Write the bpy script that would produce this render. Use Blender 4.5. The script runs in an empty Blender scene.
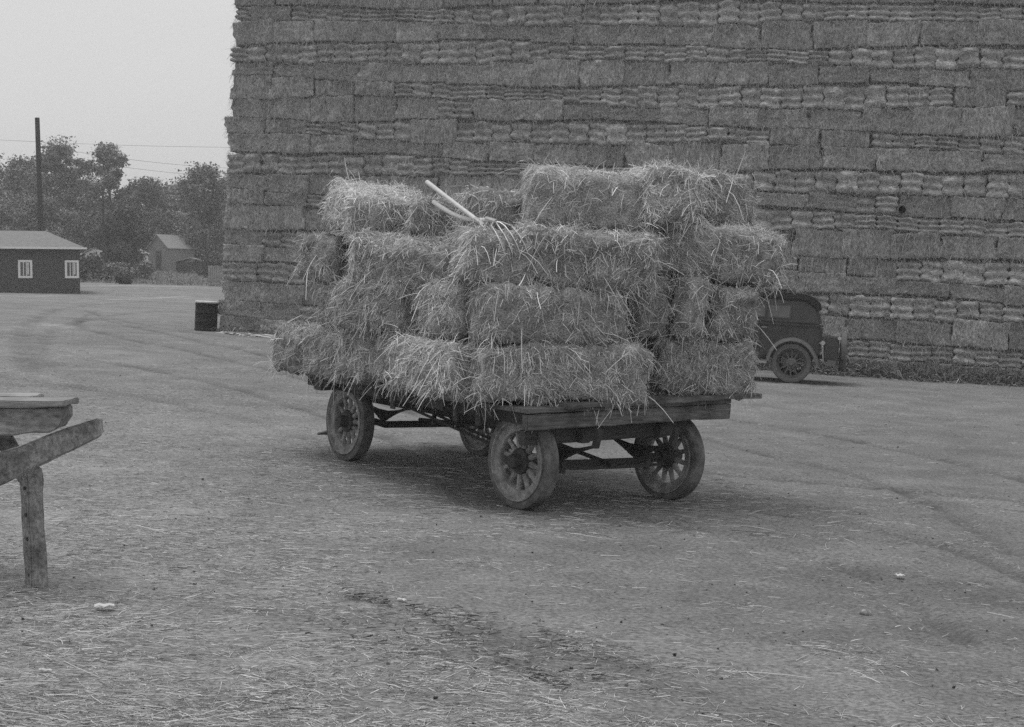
import bpy, math, random
import numpy as np
from mathutils import Matrix, Vector
random.seed(7); RNG = np.random.default_rng(11)
S = bpy.context.scene; C = S.collection; PI = math.pi
H_CAM = 1.8

# ------------------------------------------------------------------ noise
def vnoise(p, seed=0):
    p = np.asarray(p, float); i = np.floor(p).astype(np.int64); f = p - i; f = f*f*(3-2*f)
    def h(a, b, c):
        n = (a*374761393 + b*668265263 + c*2147483647 + seed*974634497) & 0xffffffff
        n = ((n ^ (n >> 13))*1274126177) & 0xffffffff
        n = ((n ^ (n >> 16))*2246822519) & 0xffffffff
        return ((n ^ (n >> 15)) & 0xffff)/32767.5 - 1
    x, y, z = i[..., 0], i[..., 1], i[..., 2]; fx, fy, fz = f[..., 0], f[..., 1], f[..., 2]
    def l(a, b, t): return a + (b-a)*t
    return l(l(l(h(x, y, z), h(x+1, y, z), fx), l(h(x, y+1, z), h(x+1, y+1, z), fx), fy),
             l(l(h(x, y, z+1), h(x+1, y, z+1), fx), l(h(x, y+1, z+1), h(x+1, y+1, z+1), fx), fy), fz)
def fbm(p, seed=0, o=3):
    p = np.asarray(p, float); r = 0; a = 1; t = 0
    for k in range(o):
        r = r + a*vnoise(p*2.03**k, seed+k*17); t += a; a *= .5
    return r/t
def sstep(a, b, t):
    t = np.clip((t-a)/(b-a), 0, 1); return t*t*(3-2*t)
def gz(x, y):                                   # height of the ground: falls to the right, rises away
    x = np.asarray(x, float); y = np.asarray(y, float)
    z = -.0565*30*np.tanh(x/30) + .3*sstep(13.5, 27, y)
    t = np.clip(y, 72, 170) - 72
    return z + .035*t*t/(t+6)
def g1(x, y): return float(gz(x, y))

# ------------------------------------------------------------------ mesh helpers
def quadmesh(name, V, Q, tone=None, mats=(), mi=None, smooth=True):
    me = bpy.data.meshes.new(name); V = np.asarray(V, np.float32); Q = np.asarray(Q, np.int32)
    me.vertices.add(len(V)); me.vertices.foreach_set('co', V.ravel())
    me.loops.add(Q.size); me.loops.foreach_set('vertex_index', Q.ravel())
    me.polygons.add(len(Q)); me.polygons.foreach_set('loop_start', np.arange(0, Q.size, 4, dtype=np.int32))
    me.polygons.foreach_set('loop_total', np.full(len(Q), 4, np.int32))
    me.polygons.foreach_set('use_smooth', np.full(len(Q), smooth, bool))
    for m in mats: me.materials.append(m)
    if mi is not None: me.polygons.foreach_set('material_index', np.asarray(mi, np.int32))
    me.update(calc_edges=True)
    if tone is not None:
        a = me.attributes.new('tone', 'FLOAT', 'POINT'); a.data.foreach_set('value', np.asarray(tone, np.float32))
    me.validate()
    return me
class MB:                                        # collects polygons of one mesh
    def __init__(s): s.v = []; s.f = []
    def add(s, v, f):
        o = len(s.v); s.v += [tuple(p) for p in v]; s.f += [tuple(i+o for i in q) for q in f]; return s
    def box(s, x0, x1, y0, y1, z0, z1, fn=None):
        v = [(x, y, z) for z in (z0, z1) for y in (y0, y1) for x in (x0, x1)]
        if fn: v = [fn(*p) for p in v]
        return s.add(v, [(0, 2, 3, 1), (4, 5, 7, 6), (0, 1, 5, 4), (2, 6, 7, 3), (0, 4, 6, 2), (1, 3, 7, 5)])
    def tube(s, pts, r, n=8, cap=True):
        pts = [Vector(p) for p in pts]; rr = r if isinstance(r, (list, tuple)) else [r]*len(pts); v = []; f = []
        up = Vector((.13, .31, .94))
        for k, p in enumerate(pts):
            t = (pts[min(k+1, len(pts)-1)] - pts[max(k-1, 0)]).normalized()
            a = t.cross(up)
            if a.length < .1: a = t.cross(Vector((1, 0, 0)))
            a.normalize(); b = t.cross(a)
            v += [p + (a*math.cos(2*PI*j/n) + b*math.sin(2*PI*j/n))*rr[k] for j in range(n)]
        for k in range(len(pts)-1):
            f += [(k*n+j, k*n+(j+1) % n, (k+1)*n+(j+1) % n, (k+1)*n+j) for j in range(n)]
        if cap: f += [tuple(range(n))[::-1], tuple(range((len(pts)-1)*n, len(pts)*n))]
        return s.add(v, f)
    def bar(s, p, q, w, h, up=(0, 0, 1)):        # rectangular bar from p to q
        p, q = Vector(p), Vector(q); t = (q-p).normalized(); a = t.cross(Vector(up)).normalized(); b = a.cross(t)
        v = [c + a*i*w/2 + b*j*h/2 for c in (p, q) for i, j in ((-1, -1), (1, -1), (1, 1), (-1, 1))]
        return s.add(v, [(0, 1, 2, 3), (7, 6, 5, 4), (0, 4, 5, 1), (1, 5, 6, 2), (2, 6, 7, 3), (3, 7, 4, 0)])
    def lathe(s, prof, n=40, axis='x', close=True):   # prof: (r, h) loop around the axis
        v = []; f = []; m = len(prof)
        for j in range(n):
            c, q = math.cos(2*PI*j/n), math.sin(2*PI*j/n)
            for r, h in prof:
                v.append((h, r*c, r*q) if axis == 'x' else ((r*c, h, r*q) if axis == 'y' else (r*c, r*q, h)))
        for j in range(n):
            for k in range(m if close else m-1):
                f.append((j*m+k, j*m+(k+1) % m, ((j+1) % n)*m+(k+1) % m, ((j+1) % n)*m+k))
        return s.add(v, f)
    def prism(s, poly, y0, y1):                  # outline in x,z pulled along y
        n = len(poly)
        v = [(x, y0, z) for x, z in poly] + [(x, y1, z) for x, z in poly]
        return s.add(v, [tuple(range(n)), tuple(range(2*n-1, n-1, -1))] + [(i, i+n, (i+1) % n+n, (i+1) % n) for i in range(n)])
    def build(s, name, mat, parent=None, bevel=0, smooth=False):
        me = bpy.data.meshes.new(name); me.from_pydata([tuple(p) for p in s.v], [], s.f)
        import bmesh
        bm = bmesh.new(); bm.from_mesh(me); bmesh.ops.recalc_face_normals(bm, faces=bm.faces)
        if bevel:
            es = [e for e in bm.edges if len(e.link_faces) == 2 and e.calc_face_angle(0) > .6]
            bmesh.ops.bevel(bm, geom=es, offset=bevel, segments=2, affect='EDGES', clamp_overlap=True)
        bm.to_mesh(me); bm.free()
        if smooth: me.polygons.foreach_set('use_smooth', [True]*len(me.polygons))
        me.materials.append(mat); me.update()
        if smooth: me.set_sharp_from_angle(angle=.7)
        o = bpy.data.objects.new(name, me); C.objects.link(o)
        if parent: o.parent = parent
        return o
def link(name, me, parent=None):
    o = bpy.data.objects.new(name, me); C.objects.link(o)
    if parent: o.parent = parent
    return o
def tag(o, label=None, cat=None, group=None, kind=None):
    if label: o['label'] = label
    if cat: o['category'] = cat
    if group: o['group'] = group
    if kind: o['kind'] = kind
    return o
def root(name, M): 
    o = bpy.data.objects.new(name, None); C.objects.link(o); o.empty_display_size = .2; o.matrix_world = M; return o
def copy_tree(o, parent=None):
    c = o.copy(); C.objects.link(c); c.parent = parent
    for ch in list(o.children): copy_tree(ch, c)
    return c
def at_ground(x, y, rz=0, dz=0, tilt=True):
    M = Matrix.Translation((x, y, g1(x, y)+dz))
    if tilt:
        n = Vector((-(g1(x+.5, y)-g1(x-.5, y)), -(g1(x, y+.5)-g1(x, y-.5)), 1)).normalized()
        M = M @ Vector((0, 0, 1)).rotation_difference(n).to_matrix().to_4x4()
    return M @ Matrix.Rotation(rz, 4, 'Z')

# ------------------------------------------------------------------ materials (a black and white photograph: greys)
def mat(name, lo, hi, scale=(8, 8, 8), detail=4, bump=0, bscale=None, rough=.85, tone=0, objrand=0, spec=.2, metal=0, coords='Object', clump=None):
    m = bpy.data.materials.new(name); m.use_nodes = True; N = m.node_tree.nodes; L = m.node_tree.links
    b = N['Principled BSDF']; b.inputs['Roughness'].default_value = rough; b.inputs['Specular IOR Level'].default_value = spec
    b.inputs['Metallic'].default_value = metal
    tc = N.new('ShaderNodeTexCoord'); mp = N.new('ShaderNodeMapping'); mp.inputs['Scale'].default_value = scale
    src = tc.outputs[coords]
    oi = N.new('ShaderNodeObjectInfo')
    if objrand:
        sc = N.new('ShaderNodeVectorMath'); sc.operation = 'MULTIPLY_ADD'
        cmb = N.new('ShaderNodeCombineXYZ'); 
        for k in range(3): L.new(oi.outputs['Random'], cmb.inputs[k])
        L.new(cmb.outputs[0], sc.inputs[0]); sc.inputs[1].default_value = (37.1, 53.7, 71.3); L.new(src, sc.inputs[2]); src = sc.outputs[0]
    L.new(src, mp.inputs[0])
    nz = N.new('ShaderNodeTexNoise'); nz.inputs['Scale'].default_value = 1; nz.inputs['Detail'].default_value = detail; nz.inputs['Roughness'].default_value = .65
    L.new(mp.outputs[0], nz.inputs['Vector'])
    mr = N.new('ShaderNodeMapRange'); mr.inputs['From Min'].default_value = .28; mr.inputs['From Max'].default_value = .72
    mr.inputs['To Min'].default_value = lo; mr.inputs['To Max'].default_value = hi
    L.new(nz.outputs['Fac'], mr.inputs['Value']); out = mr.outputs[0]
    def mul(a, bsock):
        q = N.new('ShaderNodeMath'); q.operation = 'MULTIPLY'; L.new(a, q.inputs[0]); L.new(bsock, q.inputs[1]); return q.outputs[0]
    if clump:                                    # slow change of colour over the thing: scale, low, high factor
        n2 = N.new('ShaderNodeTexNoise'); n2.inputs['Scale'].default_value = clump[0]; n2.inputs['Detail'].default_value = 3; L.new(src, n2.inputs['Vector'])
        r2 = N.new('ShaderNodeMapRange'); r2.inputs['From Min'].default_value = .3; r2.inputs['From Max'].default_value = .7
        r2.inputs['To Min'].default_value = clump[1]; r2.inputs['To Max'].default_value = clump[2]; L.new(n2.outputs['Fac'], r2.inputs['Value']); out = mul(out, r2.outputs[0])
    if tone:
        a = N.new('ShaderNodeAttribute'); a.attribute_name = 'tone'
        out = mul(out, a.outputs['Fac'])
    if objrand:
        r3 = N.new('ShaderNodeMapRange'); r3.inputs['To Min'].default_value = 1-objrand; r3.inputs['To Max'].default_value = 1+objrand
        L.new(oi.outputs['Random'], r3.inputs['Value']); out = mul(out, r3.outputs[0])
    cc = N.new('ShaderNodeCombineColor')
    for k in range(3): L.new(out, cc.inputs[k])
    L.new(cc.outputs[0], b.inputs['Base Color'])
    if bump:
        bp = N.new('ShaderNodeBump'); bp.inputs['Strength'].default_value = bump; bp.inputs['Distance'].default_value = .02
        if bscale:
            m2 = N.new('ShaderNodeMapping'); m2.inputs['Scale'].default_value = bscale; L.new(src, m2.inputs[0])
            n3 = N.new('ShaderNodeTexNoise'); n3.inputs['Scale'].default_value = 1; n3.inputs['Detail'].default_value = 5; L.new(m2.outputs[0], n3.inputs['Vector'])
            L.new(n3.outputs['Fac'], bp.inputs['Height'])
        else: L.new(nz.outputs['Fac'], bp.inputs['Height'])
        L.new(bp.outputs[0], b.inputs['Normal'])
    return m
M_STRAW = mat('straw', .85, 1.0, (60, 60, 60), tone=1, spec=.25, rough=.6)
M_BODY = mat('pressed_straw', .08, .86, (65, 65, 85), 6, bump=1, tone=1, objrand=.08, clump=(9, .65, 1.25))
M_STK = mat('pressed_hay', .09, .63, (30, 20, 17), 8, bump=1, tone=1, objrand=.16, clump=(3.5, .75, 1.2))
M_STKE = mat('pressed_hay_ends', .12, .67, (12, 20, 60), 8, bump=1, tone=1, objrand=.14, clump=(6, .8, 1.25))
M_STKV = mat('pressed_hay_edge', .09, .63, (45, 20, 10), 8, bump=1, tone=1, objrand=.12, clump=(5, .75, 1.25))
M_HAYS = mat('hay_strand', .85, 1.0, (60, 60, 60), tone=1, spec=.15)
M_WOOD = mat('weathered_wood', .06, .22, (5, 60, 60), 6, bump=.5, clump=(5, .5, 1.3))
M_WOODP = mat('pale_weathered_wood', .2, .42, (6, 60, 60), 5, bump=.4, clump=(4, .7, 1.15))
M_TRES = mat('split_grey_wood', .10, .40, (14, 70, 40), 7, bump=.8, clump=(7, .55, 1.3))
M_WOODD = mat('dark_timber', .035, .10, (6, 50, 50), 5, bump=.4, clump=(3, .7, 1.2))
M_IRON = mat('rusty_iron', .03, .075, (30, 30, 30), 4, bump=.2, rough=.7)
M_TYRE = mat('dusty_tyre', .08, .18, (22, 22, 22), 6, bump=.4, clump=(7, .55, 1.45))
M_SPOKE = mat('dusty_wheel_wood', .18, .38, (25, 25, 25), 6, bump=.3, clump=(9, .55, 1.3))

# ------------------------------------------------------------------ world, sun, camera
w = bpy.data.worlds.new('World'); S.world = w; w.use_nodes = True; nt = w.node_tree
bg = nt.nodes['Background']; sky = nt.nodes.new('ShaderNodeTexSky'); sky.sky_type = 'NISHITA'; sky.sun_disc = False
EL, AZ = math.radians(74), math.radians(-75)       # azimuth from +y towards +x
sky.sun_elevation = EL; sky.sun_rotation = AZ; sky.air_density = 1.5; sky.dust_density = 6
bw = nt.nodes.new('ShaderNodeRGBToBW'); nt.links.new(sky.outputs[0], bw.inputs[0])
# overcast: cloud evens the sky out
ov = nt.nodes.new('ShaderNodeMath'); ov.operation = 'MULTIPLY_ADD'; ov.inputs[1].default_value = .22; ov.inputs[2].default_value = 6.5
nt.links.new(bw.outputs[0], ov.inputs[0])
tcw = nt.nodes.new('ShaderNodeTexCoord'); nzw = nt.nodes.new('ShaderNodeTexNoise'); nzw.inputs['Scale'].default_value = 2.2; nzw.inputs['Detail'].default_value = 4
mpw = nt.nodes.new('ShaderNodeMapping'); mpw.inputs['Scale'].default_value = (1, 1, 3); nt.links.new(tcw.outputs['Generated'], mpw.inputs[0]); nt.links.new(mpw.outputs[0], nzw.inputs['Vector'])
mrw = nt.nodes.new('ShaderNodeMapRange'); mrw.inputs['To Min'].default_value = .92; mrw.inputs['To Max'].default_value = 1.08; nt.links.new(nzw.outputs['Fac'], mrw.inputs['Value'])
mlw = nt.nodes.new('ShaderNodeMath'); mlw.operation = 'MULTIPLY'; nt.links.new(ov.outputs[0], mlw.inputs[0]); nt.links.new(mrw.outputs[0], mlw.inputs[1])
nt.links.new(mlw.outputs[0], bg.inputs['Color']); bg.inputs['Strength'].default_value = .1
sl = bpy.data.lights.new('sun', 'SUN'); sl.energy = 1.35; sl.angle = math.radians(25); sl.color = (1, 1, 1)
so = bpy.data.objects.new('sun', sl); C.objects.link(so)
sd = Vector((math.sin(AZ)*math.cos(EL), math.cos(AZ)*math.cos(EL), math.sin(EL)))
so.rotation_euler = (-sd).to_track_quat('-Z', 'Y').to_euler()
cam = bpy.data.cameras.new('camera'); co = bpy.data.objects.new('camera', cam); C.objects.link(co); S.camera = co
cam.sensor_width = 36; cam.lens = 1361*36/1024; cam.clip_start = .1; cam.clip_end = 5000
PITCH = math.atan(75.5/1361)
co.location = (0, 0, H_CAM); co.rotation_euler = (PI/2-PITCH, 0, 0)
S.view_settings.view_transform = 'Standard'; S.view_settings.look = 'None'; S.view_settings.exposure = 0; S.view_settings.gamma = 1
S.render.engine = 'CYCLES'; S.cycles.use_denoising = False; S.cycles.max_bounces = 6; S.cycles.diffuse_bounces = 3
def proj(x, y, z):                                # used only to rank which stack bales show largest
    cp, sp = math.cos(PITCH), math.sin(PITCH); z = z-H_CAM; d = y*cp-z*sp; v = y*sp+z*cp
    return 512+1361*x/d, 363.5-1361*v/d

# ------------------------------------------------------------------ ground
def seg_dist(X, Y, pts):
    d = np.full(X.shape, 1e9)
    for (x0, y0), (x1, y1) in zip(pts[:-1], pts[1:]):
        vx, vy = x1-x0, y1-y0; t = np.clip(((X-x0)*vx+(Y-y0)*vy)/(vx*vx+vy*vy), 0, 1)
        d = np.minimum(d, np.hypot(X-x0-t*vx, Y-y0-t*vy))
    return d
def smooth_path(pts, k=8):
    out = []; P = [pts[0]] + list(pts) + [pts[-1]]
    for i in range(1, len(P)-2):
        for j in range(k):
            t = j/k; a = [.5*(2*P[i][c]+(P[i+1][c]-P[i-1][c])*t+(2*P[i-1][c]-5*P[i][c]+4*P[i+1][c]-P[i+2][c])*t*t+(3*P[i][c]-P[i-1][c]-3*P[i+1][c]+P[i+2][c])*t**3) for c in (0, 1)]
            out.append(tuple(a))
    return out + [pts[-1]]
TRACKS = [                                        # wheel tracks worn in the yard (x, y), half width, depth of tone
    ([(-7.2, 20.3), (-8.9, 24.8), (-11.5, 32.5), (-15.2, 46.0), (-16.8, 58.4), (-17, 70)], .2, -.26),
    ([(-7.2, 21), (-8.6, 25), (-10.5, 31.7), (-11.9, 39.3), (-12.5, 47.2), (-12.4, 54.3)], .18, -.24),
    ([(-12.9, 41.5), (-10.6, 33.3), (-8.2, 28.6), (-5.7, 24.9), (-2.9, 20.8), (.2, 15)], .13, -.42),
    ([(-13.7, 44.2), (-10.8, 36.8), (-8.2, 31.8), (-5.3, 26.5), (-3, 22.7), (0, 18)], .13, -.36),
    ([(-14.4, 46), (-11.6, 39.4), (-8.6, 34), (-5.2, 29.5), (-1.5, 25), (2, 21.5)], .11, -.3),
    ([(-8.4, 23.3), (-6.7, 22.3), (-4.3, 19.9), (-2.2, 16.8), (-.8, 14)], .12, -.34),
    ([(-7.5, 19.5), (-5.6, 18.5), (-3.4, 16.5), (-1.6, 14)], .11, -.26),
    ([(1.2, 21), (2.96, 19.3), (4.4, 17.7), (5.5, 15.2), (5.6, 12.5)], .10, -.36),
    ([(1.4, 18.4), (2.4, 16.9), (3.6, 14.6), (3.9, 12.6), (3.8, 10.2)], .10, -.28),
    ([(.8, 14.6), (2, 14.1), (3.2, 13.7), (5, 13.2)], .10, -.3),
    ([(1.9, 11.6), (2.8, 11), (3.4, 10), (3.6, 8.4)], .09, -.3),
    ([(.9, 10.9), (1.8, 10.1), (2.4, 9), (2.5, 7.4)], .09, -.2),
    ([(-2, 7.4), (-.4, 7.1), (.8, 6.2), (1.6, 5)], .22, -.2),
    ([(-1, 9.3), (1.5, 9.2), (4, 8.4), (7, 7)], .4, -.13),
    ([(-27, 62), (-23.6, 65.8), (-23, 69.5), (-20.9, 72.6), (-18, 75)], .35, .7),
    ([(-27.8, 87.6), (-24.7, 90.5), (-21, 92)], .7, .7),
    ([(-19, 64), (-19, 73.6), (-18.5, 78.3)], .3, .5),
    ([(-11.6, 34), (-10.8, 32.4)], .5, .45),
    ([(-9.6, 44), (-8.9, 46)], .5, .35),
]
def ground_tone(X, Y):
    P = np.stack([X, Y, 0*X], -1)
    t = 1 + .16*fbm(P*np.array([.35, .5, 1]), 3, 4) + .14*fbm(P*np.array([1.3, 2.6, 1]), 9, 3) + .10*fbm(P*np.array([5, 11, 1]), 5, 2)
    for pts, hw, dp in TRACKS:
        d = seg_dist(X, Y, smooth_path(pts)); e = .3*fbm(P*1.7, 21, 2)
        t = t + dp*(1-sstep(.4, 1.3, d/hw + 1.2*e))*(.7+.5*fbm(P*2, 30, 3))
    # straw bleached litter lies thick to the left, bare earth around the cart and to the right
    t = t + .22*sstep(.2, -2.6, X+.3*(Y-6))*sstep(20, 9, Y) - .20*sstep(-2, 3, X)*sstep(28, 14, Y)*sstep(5.2, 7, Y)
    # dark droppings and trampled muck in the foreground
    q = np.hypot((X-(-.15)-(6.9-Y)*.55)/.75, (Y-6.75)/.75); t = t - .2*sstep(1.1, .2, q+.5*fbm(P*5, 41, 3))
    # weedy verge far off
    t = t - .3*sstep(92, 98, Y)
    # darker patch of earth beneath and around the wagon
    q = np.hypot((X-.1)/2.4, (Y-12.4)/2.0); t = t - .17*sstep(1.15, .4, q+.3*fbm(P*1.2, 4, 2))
    return np.clip(t, .3, 1.8)
def ground_rough(X, Y):
    P = np.stack([X, Y, 0*X], -1)
    z = .02*fbm(P*.7, 51, 2) + .014*fbm(P*2.6, 52, 2) + .008*fbm(P*9, 53, 2)
    for pts, hw, dp in TRACKS[:12]:
        d = seg_dist(X, Y, smooth_path(pts)); z = z - .02*(1-sstep(.3, 1.2, d/hw)) + .012*np.exp(-((d/hw-1.4)/.35)**2)
    return z*sstep(120, 30, Y)
ys = [-30, -15, -6, -2, 1, 2.5, 3.5]; y = 4.0
while y < 100: ys.append(y); y += max(.035, y*.0062)
ys += [102, 105, 109, 114, 120, 130, 145, 170, 220, 320, 600, 1500]
xs = np.concatenate([[-1500, -400, -150, -90, -65, -50, -42, -36], np.arange(-31, -18, .2), np.arange(-18, -6, .08), np.arange(-6, 6, .05), np.arange(6, 16, .14), [18, 21, 25, 30, 40, 60, 90, 150, 400, 1500]])
GX, GY = np.meshgrid(xs, np.array(ys)); GZ = gz(GX, GY) + ground_rough(GX, GY)
nx, ny = len(xs), len(ys); idx = np.arange(nx*ny).reshape(ny, nx)
Q = np.stack([idx[:-1, :-1], idx[:-1, 1:], idx[1:, 1:], idx[1:, :-1]], -1).reshape(-1, 4)
M_GRD = mat('trodden_earth', .075, .375, (34, 48, 34), 9, bump=.9, bscale=(45, 60, 45), tone=1, clump=(1.3, .85, 1.15))
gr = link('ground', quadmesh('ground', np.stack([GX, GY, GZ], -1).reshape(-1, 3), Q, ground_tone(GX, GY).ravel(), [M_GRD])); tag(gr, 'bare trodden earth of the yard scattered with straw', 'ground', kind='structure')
def gsurf(x, y): return gz(x, y) + ground_rough(np.asarray(x, float), np.asarray(y, float))

# ------------------------------------------------------------------ straw strands
def unit(a): return a/np.maximum(np.linalg.norm(a, axis=-1, keepdims=True), 1e-9)
def ribbons(P, T, L, W, bend, seg, tone):         # curved flat straws: root, direction, length, width, bend vector (added as t squared)
    n = len(P); t = np.linspace(0, 1, seg+1)
    c = P[:, None] + T[:, None]*(L[:, None]*t)[..., None] + bend[:, None]*(t*t)[None, :, None]
    s = unit(np.cross(T, unit(RNG.normal(size=(n, 3)))))*(W/2)[:, None]
    tw = (1-.35*t)[None, :, None]
    V = np.stack([c - s[:, None]*tw, c + s[:, None]*tw], 2).reshape(-1, 3)
    b = (np.arange(n)*(seg+1)*2)[:, None] + (np.arange(seg)*2)[None]
    Qs = np.stack([b, b+1, b+3, b+2], -1).reshape(-1, 4)
    return V, Qs, np.repeat(tone, (seg+1)*2)
def rbox(L, W, H, n, r):                          # rounded box as one welded grid; origin at the bottom centre
    vs = []; qs = []; o = 0; hx = np.array([L, W, H])/2
    for ax in range(3):
        u, v = [a for a in range(3) if a != ax]
        for sg in (-1, 1):
            a = np.linspace(-1, 1, n[u]+1); b = np.linspace(-1, 1, n[v]+1); A, B = np.meshgrid(a, b)
            p = np.zeros(A.shape+(3,)); p[..., u] = A*hx[u]; p[..., v] = B*hx[v]; p[..., ax] = sg*hx[ax]
            i = np.arange(A.size).reshape(A.shape)+o
            q = np.stack([i[:-1, :-1], i[:-1, 1:], i[1:, 1:], i[1:, :-1]], -1).reshape(-1, 4)
            if (sg > 0) == (ax == 1): q = q[:, ::-1]
            vs.append(p.reshape(-1, 3)); qs.append(q); o += A.size
    V = np.concatenate(vs); Qs = np.concatenate(qs)
    _, f, inv = np.unique(np.round(V, 5), axis=0, return_index=True, return_inverse=True); V = V[f]; Qs = inv.reshape(-1)[Qs]
    inn = np.clip(V, -(hx-r), hx-r); d = V-inn; N = unit(d); V = inn + N*r; V[:, 2] += H/2
    return V, Qs, N
def area_points(V, Qs, n):
    a, b, c, d = (V[Qs[:, k]] for k in range(4)); nr = np.cross(c-a, d-b); A = np.linalg.norm(nr, axis=1)
    i = RNG.choice(len(Qs), n, p=A/A.sum()); u, v = RNG.random((2, n, 1))
    p = (a[i]*(1-u)+b[i]*u)*(1-v) + (d[i]*(1-u)+c[i]*u)*v
    return p, unit(nr[i])
def cat(parts):
    V = []; Qs = []; T = []; M = []; o = 0
    for v, q, t, m in parts: V.append(v); Qs.append(q+o); T.append(t); M.append(np.full(len(q), m)); o += len(v)
    return np.concatenate(V), np.concatenate(Qs), np.concatenate(T), np.concatenate(M)

def loose_bale(seed, L, W, H, shag=1., neat=0., pale=1.):  # a bale on the cart: lumpy pressed body with straws standing out and hanging off it
    n = (max(8, int(L/.024)), max(6, int(W/.027)), max(6, int(H/.024)))
    V, Qs, N = rbox(L, W, H, n, .11); off = seed*13.7
    top = np.clip(V[:, 2:3]/H, 0, 1)
    lump = .045*fbm(V*3.4+off, 1, 2) + (.05*fbm(V*10+off, 2, 3) + .02*fbm(V*26+off, 3, 2))*(1-.75*neat)
    groove = 0
    for gx in (-.3, 0, .3): groove = groove - .014*np.exp(-((V[:, 0]-gx*L)/.03)**2)*1.6
    V = V + N*(lump + groove)[:, None]
    V[:, 2] += .02*np.sin(V[:, 0]*2.2+off)*top[:, 0]
    V[:, 1] += .03*fbm(V*np.array([1.8, 0, 2.]) + off, 6, 2); V[:, 0] += .04*fbm(V*np.array([0, 2, 3.]) + off, 7, 2)
    tb = .66 + .22*fbm(V*7+off, 8, 3)
    parts = [(V, Qs, tb, 0)]
    k = shag*(L*W+L*H+W*H)/1.35
    def orient(P, Nn, spread, out):
        m = len(P); th = 3.0*fbm(P*3.2+off, 14, 2) + RNG.normal(size=m)*spread
        vert = np.abs(Nn[:, 2]) < .6
        t1 = unit(np.cross(Nn, np.tile([0, 0, 1.], (m, 1)) + .01)); t2 = np.cross(t1, Nn)
        T = t1*np.sin(th)[:, None] + t2*np.where(vert, -np.abs(np.cos(th)), np.cos(th))[:, None]
        return unit(T + Nn*out[:, None]), vert
    # short matted straws over the faces, thinner where the bale is bare
    m = int(5600*k); P, Nn = area_points(V, Qs, m); keep = (Nn[:, 2] > -.5); P, Nn = P[keep], Nn[keep]
    dens = fbm(P*6+off, 12, 2); keep = RNG.random(len(P)) < np.clip(.62+1.1*dens-.5*neat*(Nn[:, 2] < .5), .06, 1); P, Nn = P[keep], Nn[keep]; m = len(P)
    T, vert = orient(P, Nn, 1.25, RNG.gamma(2, .13, m))
    Ls = RNG.gamma(3, .016, m) + .022
    g = RNG.normal(size=(m, 3))*.12*Ls[:, None]; g[:, 2] -= Ls*RNG.uniform(.0, .3, m)
    parts.append((*ribbons(P + Nn*.003, T, Ls, RNG.uniform(.0026, .0056, m), g, 2, np.clip(RNG.normal(.58, .19, m), .12, .98)), 1))
    # straws standing off
    m = int(330*k); P, Nn = area_points(V, Qs, m); keep = Nn[:, 2] > -.3; P, Nn = P[keep], Nn[keep]; m = len(P)
    T = unit(Nn*.8 + RNG.normal(size=(m, 3))*.6); Ls = RNG.gamma(3, .024, m)+.03
    g = RNG.normal(size=(m, 3))*.15*Ls[:, None]; g[:, 2] -= Ls*RNG.uniform(.0, .45, m)
    parts.append((*ribbons(P, T, Ls, RNG.uniform(.0028, .0052, m), g, 2, np.clip(RNG.normal(.58, .17, m), .2, .95)), 1))
    # few long ones hanging
    m = int(70*k); P, Nn = area_points(V, Qs, m); keep = Nn[:, 2] > -.3; P, Nn = P[keep], Nn[keep]; m = len(P)
    T = unit(Nn*.5 + RNG.normal(size=(m, 3))*.5 + np.array([0, 0, -.35])); Ls = RNG.uniform(.12, .3, m)
    g = RNG.normal(size=(m, 3))*.12*Ls[:, None]; g[:, 2] -= Ls*RNG.uniform(.2, .6, m)
    parts.append((*ribbons(P, T, Ls, RNG.uniform(.004, .007, m), g, 3, np.clip(RNG.normal(.75, .13, m), .3, .95)), 1))
    # wisps over the top edges, and tatters under the bottom edges
    for cnt, z0, lo, hi, up, dr in ((430, .92, .04, .14, .1, .55), (260, .08, .04, .15, -.35, .5)):
        m = int(cnt*k); a = RNG.uniform(-1, 1, m); e = RNG.random(m) < L/(L+W); sg = RNG.choice([-1, 1], m)
        P = np.zeros((m, 3)); O = np.zeros((m, 3))
        P[:, 0] = np.where(e, a*L*.49, sg*L*.47); P[:, 1] = np.where(e, sg*W*.46, a*W*.49); P[:, 2] = H*z0 + RNG.normal(size=m)*.03
        O[:, 0] = np.where(e, 0, sg); O[:, 1] = np.where(e, sg, 0)
        cl = vnoise(P*7+off, 71); keep = RNG.random(m) < np.clip(.45+1.3*cl, .03, 1); P, O = P[keep], O[keep]; m = len(P)
        T = unit(O*RNG.uniform(.2, 1, (m, 1)) + RNG.normal(size=(m, 3))*.55 + np.array([0, 0, up])); Ls = RNG.uniform(lo, hi, m)
        g = RNG.normal(size=(m, 3))*.12*Ls[:, None]; g[:, 2] -= Ls*RNG.uniform(.1, dr+.3, m)
        parts.append((*ribbons(P, T, Ls, RNG.uniform(.0028, .0058, m), g, 3, np.clip(RNG.normal(.6, .16, m), .2, .95)), 1))
    V, Qs, T, mi = cat(parts)
    return quadmesh('straw_bale', V, Qs, T*pale*1.1, [M_BODY, M_STRAW], mi)

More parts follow.
